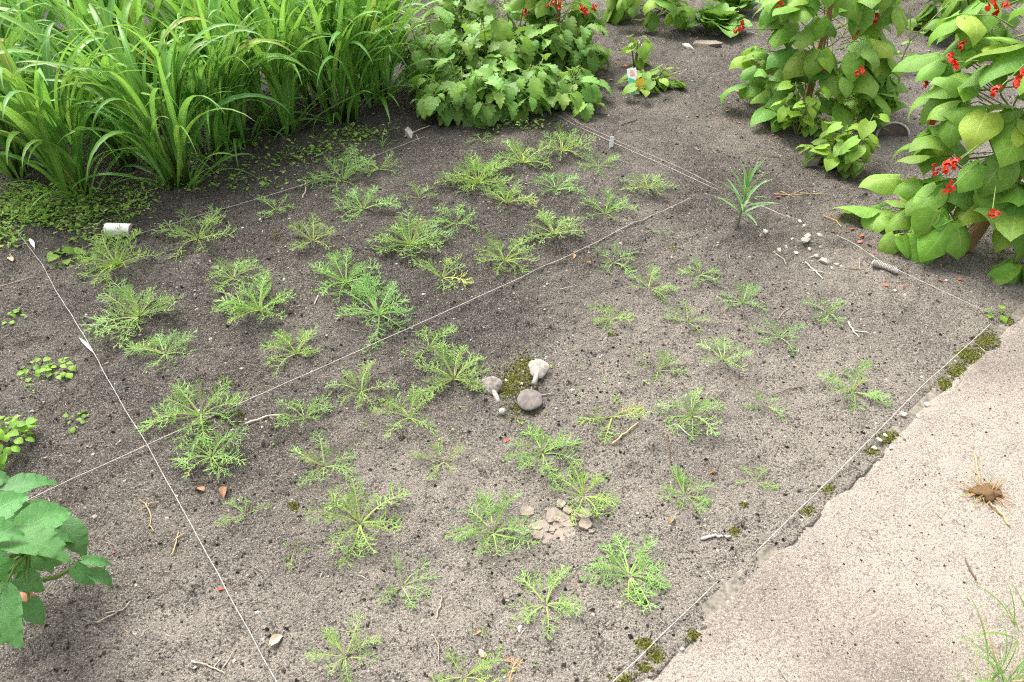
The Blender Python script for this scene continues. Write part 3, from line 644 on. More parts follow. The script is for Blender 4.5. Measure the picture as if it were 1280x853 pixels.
# seedlings in front of the bean bush
p = P(1042, 205)
leafy_bush('potted_seedling', gz(p.x, p.y), .16, .20, 7, 7, .075, TOM, 'dark-leaved seedling beside the grey plant tag', 'seedling', None, 64, bright=.75)
p = P(1060, 212); leafy_bush('tall_seedling', gz(p.x, p.y), .12, .30, 5, 7, .085, TOM, 'light green seedling with a bare stem above the dark-leaved one', 'seedling', None, 65, bright=.95)
p = P(995, 172); leafy_bush('bushy_seedling', gz(p.x, p.y), .13, .32, 6, 8, .075, TOM, 'light seedling with crowded small leaves leaning on the bean bush', 'seedling', None, 66, bright=1.05)
p = P(1085, 165); leafy_bush('thin_seedling', gz(p.x, p.y), .10, .26, 4, 6, .075, TOM, 'thin seedling by the buried pot rim', 'seedling', None, 67, bright=1.0)
# wilting bean by the coloured tag
p = P(815, 112); leafy_bush('wilting_bean', gz(p.x, p.y), .20, .13, 8, 5, .095, TOM, 'collapsed wilting bean plant next to the white and green tag', 'bean plant', None, 68, bright=.85)
p = P(793, 85); leafy_bush('young_bean', gz(p.x, p.y), .10, .26, 4, 4, .10, TOM, 'young pale bean shoot standing above the wilting one', 'bean plant', None, 69, bright=1.1)
p = G(797, 114); o = obj('yellow_leaf', YLEAF, None, p + Vector((0, -.03, .085)), (0, R(70), R(-80)), .085); tag(o, 'bright yellow dying leaf in front of the white and green tag', 'leaf')

# ------------------------------------------------------------------ broad toothed plant at the near corner
pb = G(30, 745); th = thing('broad_leaf_plant', pb, 'broad-leaved plant with big toothed leaves over a clay pot shard', 'plant')
sb = MB()
PL = [  # base px,py,z  tip px,py,z  roll width
 (2, 672, .30, 102, 684, .26, -.1, 1.05), (28, 660, .25, 99, 626, .22, .15, .95), (8, 615, .28, 79, 590, .26, .1, .85), (-30, 650, .32, 38, 612, .33, .0, .95),
 (-40, 668, .34, 34, 664, .32, .0, .9), (78, 652, .14, 110, 694, .10, .2, .9), (-14, 712, .20, 34, 706, .18, .0, 1.1), (20, 722, .15, 62, 736, .11, .1, 1.1),
 (2, 742, .20, 14, 816, .17, .1, 1.0), (36, 752, .11, 54, 784, .07, .0, .95), (-18, 690, .27, 12, 724, .24, .0, 1.0), (94, 708, .13, 118, 736, .09, .1, .85),
 (112, 716, .11, 149, 730, .07, .0, .8), (104, 700, .14, 144, 704, .11, -.2, .55), (40, 640, .20, 68, 622, .17, .2, .8), (12, 700, .14, 40, 722, .09, 0, 1.1),
 (-30, 600, .3, 16, 596, .3, 0, 1), (-45, 720, .3, -5, 760, .26, 0, 1.1), (-40, 780, .24, 4, 800, .2, 0, 1.0), (60, 640, .12, 92, 660, .07, 0, 1.0), (58, 700, .12, 66, 718, .1, 0, .9), (-5, 640, .26, 60, 655, .22, .1, 1.0), (50, 675, .17, 104, 668, .12, .1, .9), (30, 690, .12, 84, 704, .07, 0, 1.0), (-20, 735, .16, 30, 770, .1, 0, 1.0), (-10, 760, .1, 36, 790, .05, 0, 1.0),
]
for i, (x0, y0, z0, x1, y1, z1, ro, wi) in enumerate(PL):
    a = P(x0, y0, z0) - pb; b = P(x1, y1, z1) - pb; ro += (-.35, .3, -.15, .4, .1)[i % 5]; o = obj('leaf', PHYS[i % 5], th); orient_leaf(o, a, b, ro, wi)
    br = (.85, 1.2, .95, 1.3, 1.05, .75, 1.1)[i % 7]; o.color = (br, br, br * .95, 1)
    hub = (P(35, 690, .16) if x0 < 90 else P(98, 706, .12)) - pb
    sb.tube([hub, hub.lerp(a, .5) + Vector((0, 0, .01)), a], .004, .0025, 5, cap=False)
sb.tube([(0, 0, -.01), (P(34, 705, .12) - pb), (P(35, 690, .16) - pb)], .008, .006, 6)
sb.tube([(P(36, 728, .07) - pb), (P(70, 722, .09) - pb), (P(98, 706, .12) - pb)], .006, .004, 6)
obj('stem', sb.mesh('stem', M['stalk']), th)
def rock_mesh(name, mat, seed, sub=2, amp=.25):
    import bmesh
    rr = random.Random(seed); bm = bmesh.new(); bmesh.ops.create_icosphere(bm, subdivisions=sub, radius=1); off = Vector((rr.uniform(0, 99), rr.uniform(0, 99), rr.uniform(0, 99)))
    from mathutils import noise as NZ
    for v in bm.verts: v.co *= 1 + amp * NZ.noise(v.co * 1.3 + off) * 1.6 + amp * .4 * NZ.noise(v.co * 3.4 + off)
    me = bpy.data.meshes.new(name); bm.to_mesh(me); bm.free(); me.materials.append(mat)
    me.polygons.foreach_set('use_smooth', [sub > 1] * len(me.polygons)); return me
o = obj('clay_shard', rock_mesh('clay_shard', M['terracotta'], 5), None, G(31, 756, .012), (.4, .2, 1), (.03, .022, .014)); tag(o, 'orange clay lump half hidden under the broad-leaved plant', 'clay shard')

# ------------------------------------------------------------------ small plants
def sprig(name, base, n, size, rad, meshes, label, cat, seed, hgt=.03, group=None, bright=1.0):
    rr = random.Random(seed); th = thing(name, base, label, cat, group)
    for k in range(n):
        a = k * 2.4 + rr.uniform(-.5, .5); r = rad * math.sqrt((k + .3) / n); s = size * rr.uniform(.7, 1.2); b = bright * rr.uniform(.8, 1.2)
        obj('leaf', meshes[rr.randrange(len(meshes))], th, (r * math.cos(a), r * math.sin(a), hgt * rr.uniform(.3, 1) * (1 - .5 * r / max(rad, .001))), (R(rr.uniform(-20, 20)), R(rr.uniform(-15, 25)), a + rr.uniform(-.6, .6)), s, (b, b, b, 1))
    return th
sprig('trefoil_weed', G(45, 466), 16, .026, .045, SMALL, 'creeping bright green weed with round leaves, wider of two touching clumps', 'weed', 71)
sprig('trefoil_weed', G(76, 462), 16, .026, .045, SMALL, 'bright green round-leaved weed clump next to the creeping one', 'weed', 72)
sprig('trefoil_weed', G(95, 527), 12, .02, .035, SMALL, 'tiny round-leaved weed alone near the string crossing', 'weed', 73, bright=.8)
sprig('trefoil_weed', G(12, 400), 9, .026, .04, SMALL, 'small bright weed sprig on dark soil near the dry stalk', 'weed', 74)
sprig('leafy_weed', G(80, 325), 10, .055, .05, SMALL, 'pointed-leaf weed where the far string starts', 'weed', 75, .06, bright=.8)
sprig('leafy_weed', G(112, 322), 6, .035, .03, SMALL, 'little weed between the pointed-leaf weed and the white tube', 'weed', 76, .03, bright=.8)
sprig('leafy_weed', G(1245, 394), 6, .035, .03, SMALL, 'little green weed at the kerb corner by the string end', 'weed', 77, .04)
sprig('leafy_weed', G(322, 180), 5, .04, .03, SMALL, 'small weed on soil under the tall grass edge', 'weed', 78, .05, bright=.8)
sprig('curly_herb', G(8, 562), 60, .035, .075, SMALL, 'yellow-green curly herb beside the broad-leaved plant', 'herb', 79, .12, bright=1.15)
# spiky seedling
p = G(922, 284); th = thing('spiky_seedling', p, 'spiky strap-leaved seedling on a reddish stem by the string end', 'seedling')
sb = MB(); sb.tube([(0, 0, -.01), (.0, .0, .12), (.004, 0, .2)], .005, .004, 6); obj('stem', sb.mesh('stem', M['lily']), th)
for k in range(22):
    f = k / 22; a = k * 2.4; s = .17 * (1 - .25 * f) * U(.85, 1.1)
    obj('leaf', LILY[k % 4], th, (0, 0, .06 + .14 * f), (0, R(28 - 70 * f * .8), a), s)
# white-flowered stalk beyond
p = P(1118, 95); th = thing('flowering_stalk', gz(p.x, p.y), 'thin green weed stalk with white blossoms between the bean plants', 'weed'); sb = MB()
q = [Vector((0, 0, 0)), Vector((.05, .05, .2)), Vector((.02, .1, .36)), Vector((.03, .12, .45))]; sb.tube(q, .005, .003, 5); sb.tube([(.05, .05, .2), (.2, .1, .36), (.28, .12, .46)], .004, .003, 5)
obj('stem', sb.mesh('stem', M['vine']), th)
wf = MB()
for k in range(10):
    c = Vector((U(-.02, .02), U(-.02, .02), U(-.01, .02))); n_ = Vector((U(-.4, .4), U(-.8, 0), 1)).normalized(); u = n_.orthogonal().normalized(); v = n_.cross(u)
    wf.add([c] + [c + (u * math.cos(i * 1.257) + v * math.sin(i * 1.257)) * .008 for i in range(5)], [(0, i + 1, (i + 1) % 5 + 1) for i in range(5)])
wfm = wf.mesh('blossom', M['whitestone'])
obj('blossom', wfm, th, q[-1]); obj('blossom', wfm, th, (.28, .12, .46))
for k in range(6): obj('leaf', TOM[k % 4], th, q[1] + Vector((U(-.03, .1), U(-.03, .06), U(-.1, .2))), (0, R(U(0, 40)), U(0, 6)), U(.06, .09))

# weed carpet under and before the tall grass (a mass)
def leaflets(name, x, y, size, hgt, mat, tint):
    n = len(x); a = rng.uniform(0, 6.28, n); z0 = soil_h(x, y) + hgt; up = rng.uniform(-.2, .9, n)
    d = np.stack([np.cos(a), np.sin(a), up], -1) * size[:, None]; sd = np.stack([-np.sin(a), np.cos(a), rng.uniform(-.3, .3, n)], -1) * size[:, None] * rng.uniform(.07, .36, n)[:, None]; c = np.stack([x, y, z0], -1)
    v = np.stack([c, c + d * .45 + sd, c + d * .45 - sd, c + d * np.array([1, 1, .6])], 1); f0 = np.array([(0, 2, 1), (1, 2, 3)])
    return np_mesh(name, v.reshape(-1, 3), (f0[None] + 4 * np.arange(n)[:, None, None]).reshape(-1, 3), mat, False, {'tint': np.repeat(tint, 4)})
wx = []; wy = []
for (cx, cy, rx, ry, n) in ((20, 262, 70, 34, 1500), (85, 274, 60, 20, 750), (140, 258, 70, 22, 550), (260, 235, 130, 14, 260), (400, 195, 70, 16, 300), (450, 172, 55, 10, 260), (300, 210, 150, 20, 200), (130, 300, 60, 8, 160), (10, 300, 30, 14, 160), (640, 165, 60, 8, 160)):
    for k in range(n):
        r = math.sqrt(random.random()) * (.6 + .4 * random.random()); a = U(0, 6.28); p = P(cx + rx * r * math.cos(a), cy + ry * r * math.sin(a)); wx.append(p.x); wy.append(p.y)
wx = np.array(wx); wy = np.array(wy); n = len(wx)
weeds = obj('weeds', leaflets('weeds', wx, wy, rng.uniform(.008, .032, n), rng.random(n) ** 2 * .06, M['weed'], rng.random(n))); tag(weeds, 'low mixed weeds carpeting the soil at the foot of the tall grass', 'weeds', kind='stuff')
# weed seedlings sprinkled over the plot
x, y = view_pts(700, 4.0); s, t = kerb_st(x, y); k = t < -.05; x, y = x[k], y[k]; k = vn(x, y, 2.4, 20) > .58; x, y = x[k], y[k]
x = np.repeat(x, 5) + rng.normal(0, .008, len(x) * 5); y = np.repeat(y, 5) + rng.normal(0, .008, len(y) * 5)
wl = obj('weed_seedlings', leaflets('weed_seedlings', x, y, rng.uniform(.004, .012, len(x)), rng.random(len(x)) * .006, M['weed'], rng.random(len(x)))); tag(wl, 'sprinkling of tiny weed seedlings all over the bare soil', 'weeds', kind='stuff')
# moss
mp = []
for (cx, cy, r, n) in ((1232, 428, 10, 500), (1215, 445, 9, 450), (1196, 463, 8, 380), (1180, 480, 8, 200), (1205, 440, 6, 200), (1110, 548, 9, 220), (1090, 565, 6, 120), (1260, 402, 5, 120), (1035, 612, 5, 90), (1008, 640, 6, 90), (920, 665, 4, 60), (806, 808, 7, 160), (820, 822, 7, 160), (806, 836, 6, 120), (868, 796, 6, 110), (780, 850, 8, 100),
                       (655, 458, 13, 300), (640, 475, 14, 300), (634, 490, 11, 260), (655, 475, 20, 260), (650, 512, 18, 160), (765, 418, 5, 40), (300, 520, 4, 30), (840, 310, 6, 50), (365, 628, 7, 70), (345, 300, 8, 60), (480, 505, 6, 40), (915, 667, 3, 40), (280, 470, 8, 40), (930, 635, 4, 30)):
    for k in range(int(n * 1.3)):
        rr_ = 1.5 * r * abs(random.gauss(0, .6)); a = U(0, 6.28); p = P(cx + rr_ * math.cos(a), cy + rr_ * math.sin(a) * .7); s, t = kerb_st(p.x, p.y)
        zz = max(float(soil_h(p.x, p.y)), 0.0 if -.053 < t < .0 else -.1, float(path_h(p.x, p.y)) if t > 0 else -.1); mp.append((p.x, p.y, zz + .001))
mp = np.array(mp); moss = obj('moss', scatter_shards('moss', mp, rng.uniform(.0015, .0042, len(mp)), M['moss'], rng.random(len(mp)), 1.0)); tag(moss, 'cushions of yellow-green moss on the kerb and around the toadstools', 'moss', kind='stuff')

# ------------------------------------------------------------------ strings
def string(pts, r, mat, label, lift=.012, n=14, sag=0):
    P3 = [G(px, py, lift) for px, py in pts]; out = []
    for a, b in zip(P3[:-1], P3[1:]):
        m = max(2, int((b - a).length / .06))
        for i in range(m): out.append(a.lerp(b, i / m))
    out.append(P3[-1]); out2 = []
    for q in out:
        q = q + Vector((U(-.0015, .0015), U(-.0015, .0015), 0)); out2.append(Vector((q.x, q.y, max(q.z * .4 + lift * .9, Z(q.x, q.y) + r + .003))))
    b = MB(); b.tube(out2, r, r, 5); o = obj('string', b.mesh('string', mat)); return tag(o, label, 'string', 'strings dividing the plot')
string([(420, 990), (345, 853), (262, 700), (187, 563), (160, 520), (132, 470), (112, 432), (72, 368), (55, 335), (25, 295)], .0013, M['string'], 'white side string running past the broad-leaved plant')
string([(-40, 672), (70, 619), (187, 563), (430, 452), (650, 350), (862, 255)], .0019, M['greystring'], 'weathered middle string stretched diagonally across the plot')
string([(85, 325), (140, 305), (170, 296), (300, 258), (380, 232), (440, 210), (531, 171)], .0016, M['greystring'], 'far string leading from the white tube to the toothed-leaf bush')
string([(690, 143), (715, 156), (770, 184), (840, 216), (900, 243)], .0016, M['string'], 'double string strand nearer the rosettes, past the white marker')
string([(700, 142), (722, 156), (775, 181), (842, 211), (898, 238)], .0014, M['greystring'], 'double string strand on the outer side, past the white marker')
string([(925, 252), (955, 265), (985, 277)], .0018, M['string'], 'short bit of string emerging from soil by the spiky seedling')
string([(1045, 298), (1062, 311), (1105, 335), (1240, 399)], .0017, M['string'], 'string from the pebbles past the white coil to the kerb corner')
string([(700, 920), (770, 853), (845, 780), (895, 733)], .0014, M['string'], 'path-side string along the kerb, stretch by the moss cushions', .014)
string([(938, 700), (1060, 580), (1150, 489), (1236, 410)], .0015, M['string'], 'path-side string along the kerb, stretch up to the kerb corner', .014)

# ------------------------------------------------------------------ tubes, coils, tags
def lathe(b, prof, n=24, tint=0, wob=0, seed=0):
    rr = random.Random(seed); ph = rr.uniform(0, 6); vs = []
    for r, z in prof:
        for k in range(n):
            a = 2 * math.pi * k / n; q = r * (1 + wob * math.sin(3 * a + ph) + wob * .6 * math.sin(5 * a + 2 * ph)); vs.append((q * math.cos(a), q * math.sin(a), z + wob * r * .5 * math.sin(2 * a + ph)))
    m = len(prof); b.add(vs, [(i * n + k, i * n + (k + 1) % n, (i + 1) * n + (k + 1) % n, (i + 1) * n + k) for i in range(m - 1) for k in range(n)])
a = G(137, 294, .027); b_ = G(170, 294, .027); d = b_ - a; Lt = d.length
th = thing('white_tube', a.lerp(b_, .5), 'scuffed white plastic tube lying on soil by the weeds', 'tube'); th.rotation_euler = (0, math.pi / 2, math.atan2(d.y, d.x))
tb = MB(); lathe(tb, [(.021, -Lt / 2), (.0268, -Lt / 2), (.0275, -Lt / 2 + .003), (.0275, Lt / 2 - .012), (.0268, Lt / 2 - .01)], 28); obj('shell', tb.mesh('shell', M['white']), th)
tb = MB(); lathe(tb, [(.0262, Lt / 2 - .014), (.0262, Lt / 2), (.02, Lt / 2 + .001), (.019, -Lt / 2), (.0208, -Lt / 2 - .0005)], 24); obj('core', tb.mesh('core', M['dkend']), th)
# white coil on the string
a = G(1090, 334, .016); b_ = G(1119, 343, .014); th = thing('string_coil', a, 'thick white winding of spare string near the bean with leaning stake', 'string coil'); d = b_ - a; u = d.normalized().orthogonal().normalized(); v = d.normalized().cross(u)
cb = MB(); pts = [d * (i / 150) + (u * math.cos(i * .62) + v * math.sin(i * .62)) * .0105 for i in range(151)]; cb.tube(pts, .0024, .0024, 5); obj('winding', cb.mesh('winding', M['string']), th)
cb = MB(); cb.tube([d * -.05, d * 1.05], .0085, .0085, 8); obj('core', cb.mesh('core', M['white']), th)
# small white marker on the double string
p = G(764, 183); th = thing('plant_marker', p, 'small plain white marker stuck upright by the double string', 'marker'); obj('plate', box_mesh('plate', (-.011, -.0012, -.01), (.011, .0012, .055), M['white'], .0008), th, (0, 0, 0), (R(-12), R(8), R(20)))
# coloured plant tag
p = G(794, 117); th = thing('plant_tag', p, 'white and green plant tag with faded pink print by the wilting bean', 'plant tag'); th.rotation_euler = (R(-34), R(-6), R(8))
obj('plate', box_mesh('plate', (-.028, -.0015, -.02), (.028, .0015, .15), M['white'], .001), th)
g_ = MB(); g_.add([(-.0265, -.0026, -.015), (-.004, -.0026, -.015), (.004, -.0026, .03), (.0265, -.0026, .05), (.0265, -.0026, .075), (-.0265, -.0026, .10)], [(0, 1, 2, 3, 4, 5)]); obj('green_print', g_.mesh('green_print', M['green'], False), th)
for k in range(4): obj('pink_print', box_mesh('pink_print', (-.014 + .004 * (k % 2), -.0034, .108 + .009 * k), (.016 - .003 * k, -.0022, .113 + .009 * k), M['pink'], 0), th)
p = G(1014, 207); th = thing('plant_tag', p, 'grey back of a plant tag with green top edge by the dark seedling', 'plant tag'); th.rotation_euler = (R(10), R(4), R(6))
obj('plate', box_mesh('plate', (-.03, -.0015, -.02), (.03, .0015, .085), M['stone'], .001), th); obj('green_edge', box_mesh('green_edge', (-.0305, -.0022, .086), (.0305, .0022, .098), M['green'], .0005), th)
# rim of a buried pot
p = G(1114, 172); rb = MB(); pts = [Vector((math.cos(a_) * .085, math.sin(a_) * .03 - .01, .01 + math.sin(a_) * .06)) for a_ in np.linspace(-.1, math.pi + .1, 18)]; rb.tube(pts, .006, .006, 6)
pr = MB(); n_ = 18
vs = [q for q in pts] + [Vector((q.x * 1.0, q.y + .012, -.03)) for q in pts]
pr.add(vs, [(i, i + 1, n_ + i + 1, n_ + i) for i in range(n_ - 1)])
th = thing('buried_pot', p, 'rim of a buried grey-brown pot sticking out near the beans', 'pot'); obj('rim', rb.mesh('rim', M['stone']), th); obj('wall', pr.mesh('wall', M['dkend']), th)

# ------------------------------------------------------------------ toadstools
def mushroom(px, py, capr, normal, stem, cm, sm, label, seed, lift=.0, flat=.35, wob=.06):
    """normal: the way the cap faces; stem: foot of the stalk seen from the cap centre"""
    p = G(px, py, lift); th = thing('mushroom', p, label, 'mushroom', 'toadstools on the mossy spot'); nm = Vector(normal).normalized()
    q = nm.to_track_quat('Z', 'Y').to_euler(); cb = MB()
    prof = [(capr * math.sin(t), capr * flat * math.cos(t)) for t in np.linspace(.02, 1.5, 9)] + [(capr * 1.01, -.003), (capr * .9, -.004), (capr * .5, -.002), (capr * .1, -.001)]
    lathe(cb, prof, 30, 0, wob, seed); obj('cap', cb.mesh('cap', cm), th, (0, 0, 0), q)
    st = Vector(stem); sb = MB(); a = nm * -.006
    pts = [a, a.lerp(st, .35) + Vector((0, 0, .002)), a.lerp(st, .7) + Vector((.002, 0, .002)), st]; sb.tube(pts, .0072, .0085, 10); obj('stem', sb.mesh('stem', sm), th)
mushroom(673, 468, .033, (.05, -.45, .9), (-.018, -.064, -.012), M['cappale'], M['cappale'], 'toppled whitish toadstool with its stalk bent towards the flat dark cap', 1, .024, .22, .08)
mushroom(614, 489, .034, (-.15, -.4, .9), (.024, -.066, -.014), M['capgrey'], M['cappale'], 'toppled mottled grey toadstool with a white stalk sticking out', 2, .024, .3, .08)
mushroom(662, 504, .040, (-.05, -.2, 1), (.0, .01, -.02), M['capdark'], M['cappale'], 'flat dark grey toadstool cap lying level beside the white one', 3, .016, .2, .03)
mushroom(628, 517, .011, (.1, -.2, 1), (0, .005, -.016), M['cappale'], M['cappale'], 'tiny pale conical toadstool by the toppled stalk', 4, .012, .9, .04)

# ------------------------------------------------------------------ stones
def stone(px, py, w_, label, mat='stone', seed=0, flat=.55, ar=.7, group=None, dz=0.0, name='pebble', onpath=False):
    rr = random.Random(seed); p = G(px, py); s = w_ / ppm(px, py) / 2
    o = obj(name, rock_mesh(name, M[mat], seed, 1, .5), None, (p.x, p.y, p.z + s * flat * .4 + dz), (rr.uniform(-.2, .2), rr.uniform(-.2, .2), rr.uniform(0, 6)), (s, s * ar, s * flat))
    return tag(o, label, name if name != 'pebble' else 'pebble', group)
stone(650, 787, 10, 'round white pebble beside the sparse starry rosette', 'whitestone', 1)
stone(322, 766, 8, 'irregular white chip of stone by the side string', 'whitestone', 2)
stone(602, 817, 16, 'flat oval pink pebble near the dry brown frond', 'pinkstone', 3, .3, .5)
for i, (px, py, w_) in enumerate(((1008, 296, 11), (1004, 307, 14), (1007, 283, 9), (1024, 295, 9), (975, 312, 9), (983, 309, 6), (995, 317, 7), (1032, 327, 15), (1020, 322, 8), (1015, 328, 6), (1046, 329, 7), (1052, 334, 6), (1040, 336, 6), (957, 290, 8), (1000, 276, 6), (1012, 313, 8), (1025, 311, 6), (990, 300, 5), (1038, 341, 4), (950, 297, 5))):
    stone(px, py, w_, 'pale angular pebble in the scatter between spiky seedling and white coil', 'stone', 20 + i, .6, .75, 'pebbles scattered by the spiky seedling')
for i, (px, py, w_) in enumerate(((1156, 511, 9), (1146, 524, 8), (1128, 521, 9), (1098, 553, 9), (1092, 562, 7), (1105, 548, 6), (1112, 563, 6), (910, 764, 5), (905, 768, 5), (852, 813, 7))):
    st_ = P(px, py); stone(px, py, w_, 'whitish chip lying on the weathered kerb', 'whitestone', 60 + i, .5, .75, 'white chips on the kerb', dz=.004 + max(0, .002 - Z(st_.x, st_.y) if Z(st_.x, st_.y) > -.05 else .03))
for i, (px, py, w_, lab) in enumerate(((510, 496, 4, 'tiny white grit grain by the lopsided rosette'), (640, 546, 0, ''), (973, 630, 5, 'tiny white pebble near the path string'), (893, 665, 5, 'tiny white pebble near the flat white stick'), (220, 795, 0, ''), (192, 770, 5, 'grey pebble near the forked root'), (797, 642, 4, 'tiny white pebble by the dried mud'), (434, 512, 5, 'small white pebble by the open arching rosette'), (150, 552, 5, 'small grey pebble near the side string'), (597, 474, 5, 'white crumb beside the large arching rosette'), (633, 476, 6, 'white crumb among the moss and toadstools'), (715, 488, 5, 'white crumb by the toadstool stick'))):
    if w_: stone(px, py, w_, lab, 'whitestone' if 'white' in lab else 'stone', 90 + i)
o = stone(885, 56, 40, 'half-buried pale stone with soil on top before the lettuce', 'mud', 120, .3, .4, name='rock', dz=-.02); stone(860, 60, 16, 'pale cracked stone slab end beside the half-buried stone', 'whitestone', 121, .5, .6, name='rock')
stone(512, 166, 22, 'grey-white bone-like lump where the far string ends', 'stone', 122, .45, .5, name='rock')
# dried mud plates
p0 = G(700, 648); th = thing('dried_mud', p0, 'crust of dried pale mud cracked into plates between two rosettes', 'mud crust')
rr = random.Random(77)
for i in range(44):
    px, py = 702 + rr.gauss(0, 19), 652 + rr.gauss(0, 11); q = G(px, py) - p0; s = rr.uniform(.005, .023); n_ = rr.randint(6, 9); b = MB(); th_ = rr.uniform(.0, .0022)
    top_ = []; rr0 = [rr.uniform(.78, 1.15) for _ in range(n_)]
    for k in range(n_): a_ = k / n_ * 6.283; top_.append((math.cos(a_) * s * rr0[k], math.sin(a_) * s * rr0[k], th_ + rr.uniform(-.001, .003)))
    bot = [(x_ * 1.05, y_ * 1.05, -.004) for x_, y_, z_ in top_]
    b.add(top_ + bot + [(0, 0, th_)], [(k, (k + 1) % n_, 2 * n_) for k in range(n_)] + [(k, n_ + k, n_ + (k + 1) % n_, (k + 1) % n_) for k in range(n_)])
    obj('mud_plate', b.mesh('mud_plate', M['mud'], False), th, q + Vector((0, 0, .002)), (rr.uniform(-.12, .12), rr.uniform(-.12, .12), rr.uniform(0, 6)))

# ------------------------------------------------------------------ twigs, stalks, petals
def twig(pts, r, mat, label, extra=(), name='twig', cat='twig', group=None, onpath=False, lift=.004):
    pp = []
    for px, py in pts:
        p = P(px, py); s, t = kerb_st(p.x, p.y); z = float(path_h(p.x, p.y)) if t > 0 else Z(p.x, p.y); pp.append(Vector((p.x, p.y, z + lift)))
    c = pp[0].copy(); b = MB()
    def dens(l):
        out = []
        for a, e in zip(l[:-1], l[1:]):
            for i in range(4): out.append(a.lerp(e, i / 4) - c + Vector((U(-1, 1), U(-1, 1), U(0, 1))) * r * .8)
        return out + [l[-1] - c]
    b.tube(dens(pp), r, r * .6, 6)
    for e in extra: b.tube(dens([G(x_, y_, lift) for x_, y_ in e]), r * .7, r * .4, 5)
    return tag(obj(name, b.mesh(name, M[mat]), None, c), label, cat, group)
twig([(309, 533), (335, 526), (360, 521)], .0042, 'twig', 'thick pale stick beside the middle string')
twig([(876, 675), (893, 673), (903, 673)], .0045, 'whitestone', 'flat white stick near the path string, longer piece', name='stick', cat='stick')
twig([(905, 673), (912, 672)], .004, 'whitestone', 'short white stub lying off the end of the flat white stick', name='stick', cat='stick')
twig([(0, 357), (20, 351), (40, 345)], .002, 'twig', 'dry stalk on dark soil near the weedy border')
twig([(379, 250), (382, 240), (383, 230)], .0035, 'twig', 'little bleached stick propped on the far string')
twig([(120, 779), (140, 768), (155, 758), (160, 748)], .0022, 'twig', 'forked pale root near the broad-leaved plant', [[(132, 770), (150, 766)]])
twig([(238, 826), (258, 832), (272, 838), (282, 845)], .0024, 'twig', 'branched pale root by the side string', [[(268, 836), (276, 825)], [(279, 836), (295, 812)]])
twig([(545, 775), (550, 758), (552, 745)], .0022, 'twig', 'thin pale stick between the thin starry rosette and pink pebble')
twig([(542, 798), (549, 812), (549, 832)], .002, 'twig', 'curved thin stalk beside the rosette with pink pebble')
twig([(212, 690), (218, 678), (222, 663)], .0022, 'straw', 'dry forked stalk near the side string', [[(218, 678), (232, 668)]])
twig([(181, 628), (187, 640), (186, 655), (192, 662)], .002, 'straw', 'dry tangled root tuft near the string crossing and broad-leaved plant', [[(187, 634), (172, 640)], [(187, 632), (200, 628)], [(183, 632), (174, 625)]])
twig([(764, 557), (778, 545), (797, 531)], .0034, 'straw', 'orange-brown dry stalk under a rosette by the toadstools')
twig([(1060, 402), (1068, 416), (1074, 422)], .0032, 'whitestone', 'white forked twig by a rosette near the kerb corner', [[(1068, 416), (1080, 416), (1090, 419)]])
twig([(974, 395), (981, 388), (988, 384)], .002, 'twig', 'dry stalk standing beside the drooping-frond rosette')
twig([(847, 533), (856, 542), (866, 552)], .003, 'whitestone', 'pale stick beside the lush rosette')
twig([(833, 545), (836, 565), (839, 580)], .0022, 'bark', 'reddish stalk pointing at the curly bright rosette')
twig([(276, 366), (288, 372), (299, 378)], .0028, 'twig', 'pale bent stick between compact and yellowing rosettes')
twig([(328, 344), (343, 338)], .002, 'twig', 'dry stalk leaning out of the compact pale rosette')
twig([(393, 381), (397, 375), (398, 369)], .0024, 'whitestone', 'short curled white stalk near the withered-frond rosette')
twig([(64, 641), (82, 645)], .004, 'straw', 'short cut peg beside the broad-leaved plant', name='peg', cat='peg')
twig([(1220, 725), (1212, 712), (1207, 698)], .0026, 'bark', 'dark twig lying on the sand path')
twig([(972, 833), (978, 843), (984, 853)], .003, 'twig', 'pale short stick on the sand path near the kerb')
twig([(1262, 660), (1248, 642), (1232, 625), (1224, 605), (1219, 580), (1217, 566)], .0032, 'straw', 'long straw stalk lying across the dead grass tuft')
twig([(668, 497), (684, 495), (691, 495)], .0024, 'cappale' if 'cappale' in M else 'twig', 'short white stalk next to the flat dark toadstool')
twig([(505, 172), (520, 168), (538, 164)], .004, 'twig', 'bleached stick beside the far end of the far string', [[(520, 170), (524, 178)]])
twig([(968, 243), (995, 243), (1030, 240)], .0022, 'straw', 'dry straw stalk under the bean bush', [[(985, 246), (1010, 236)], [(975, 240), (1000, 250)], [(1000, 243), (1040, 246)]])
twig([(955, 190), (972, 197), (990, 207)], .0025, 'bark', 'dark thin root on soil before the seedlings')
twig([(1030, 268), (1046, 275), (1052, 282)], .0024, 'straw', 'forked dry stalk by the string with coil', [[(1046, 275), (1051, 270)]])
twig([(968, 313), (980, 322), (984, 326)], .0026, 'twig', 'pale stick lying among the pebbles, lower end')
twig([(1008, 323), (1020, 332), (1030, 345)], .003, 'whitestone', 'bleached forked stick in the middle of the pebbles', [[(1012, 337), (1030, 343)], [(1012, 322), (1024, 320)]])
twig([(797, 62), (806, 75), (812, 86)], .004, 'twig', 'pale cane propped in the young bean shoot', lift=.06)
twig([(838, 103), (852, 95)], .004, 'twig', 'pale cane end behind the wilting bean', lift=.03)
twig([(776, 158), (795, 152), (800, 140), (790, 132)], .003, 'bark', 'dark curled root on bare soil near the tagged bean')
twig([(700, 365), (722, 360)], .002, 'twig', 'short dry stalk on bare soil near the middle string')
twig([(1062, 330), (1075, 334), (1075, 322)], .002, 'straw', 'split straw stub next to the white coil')
twig([(965, 492), (985, 487), (1005, 481)], .0016, 'bark', 'thin root fibre beside the thin rosette')
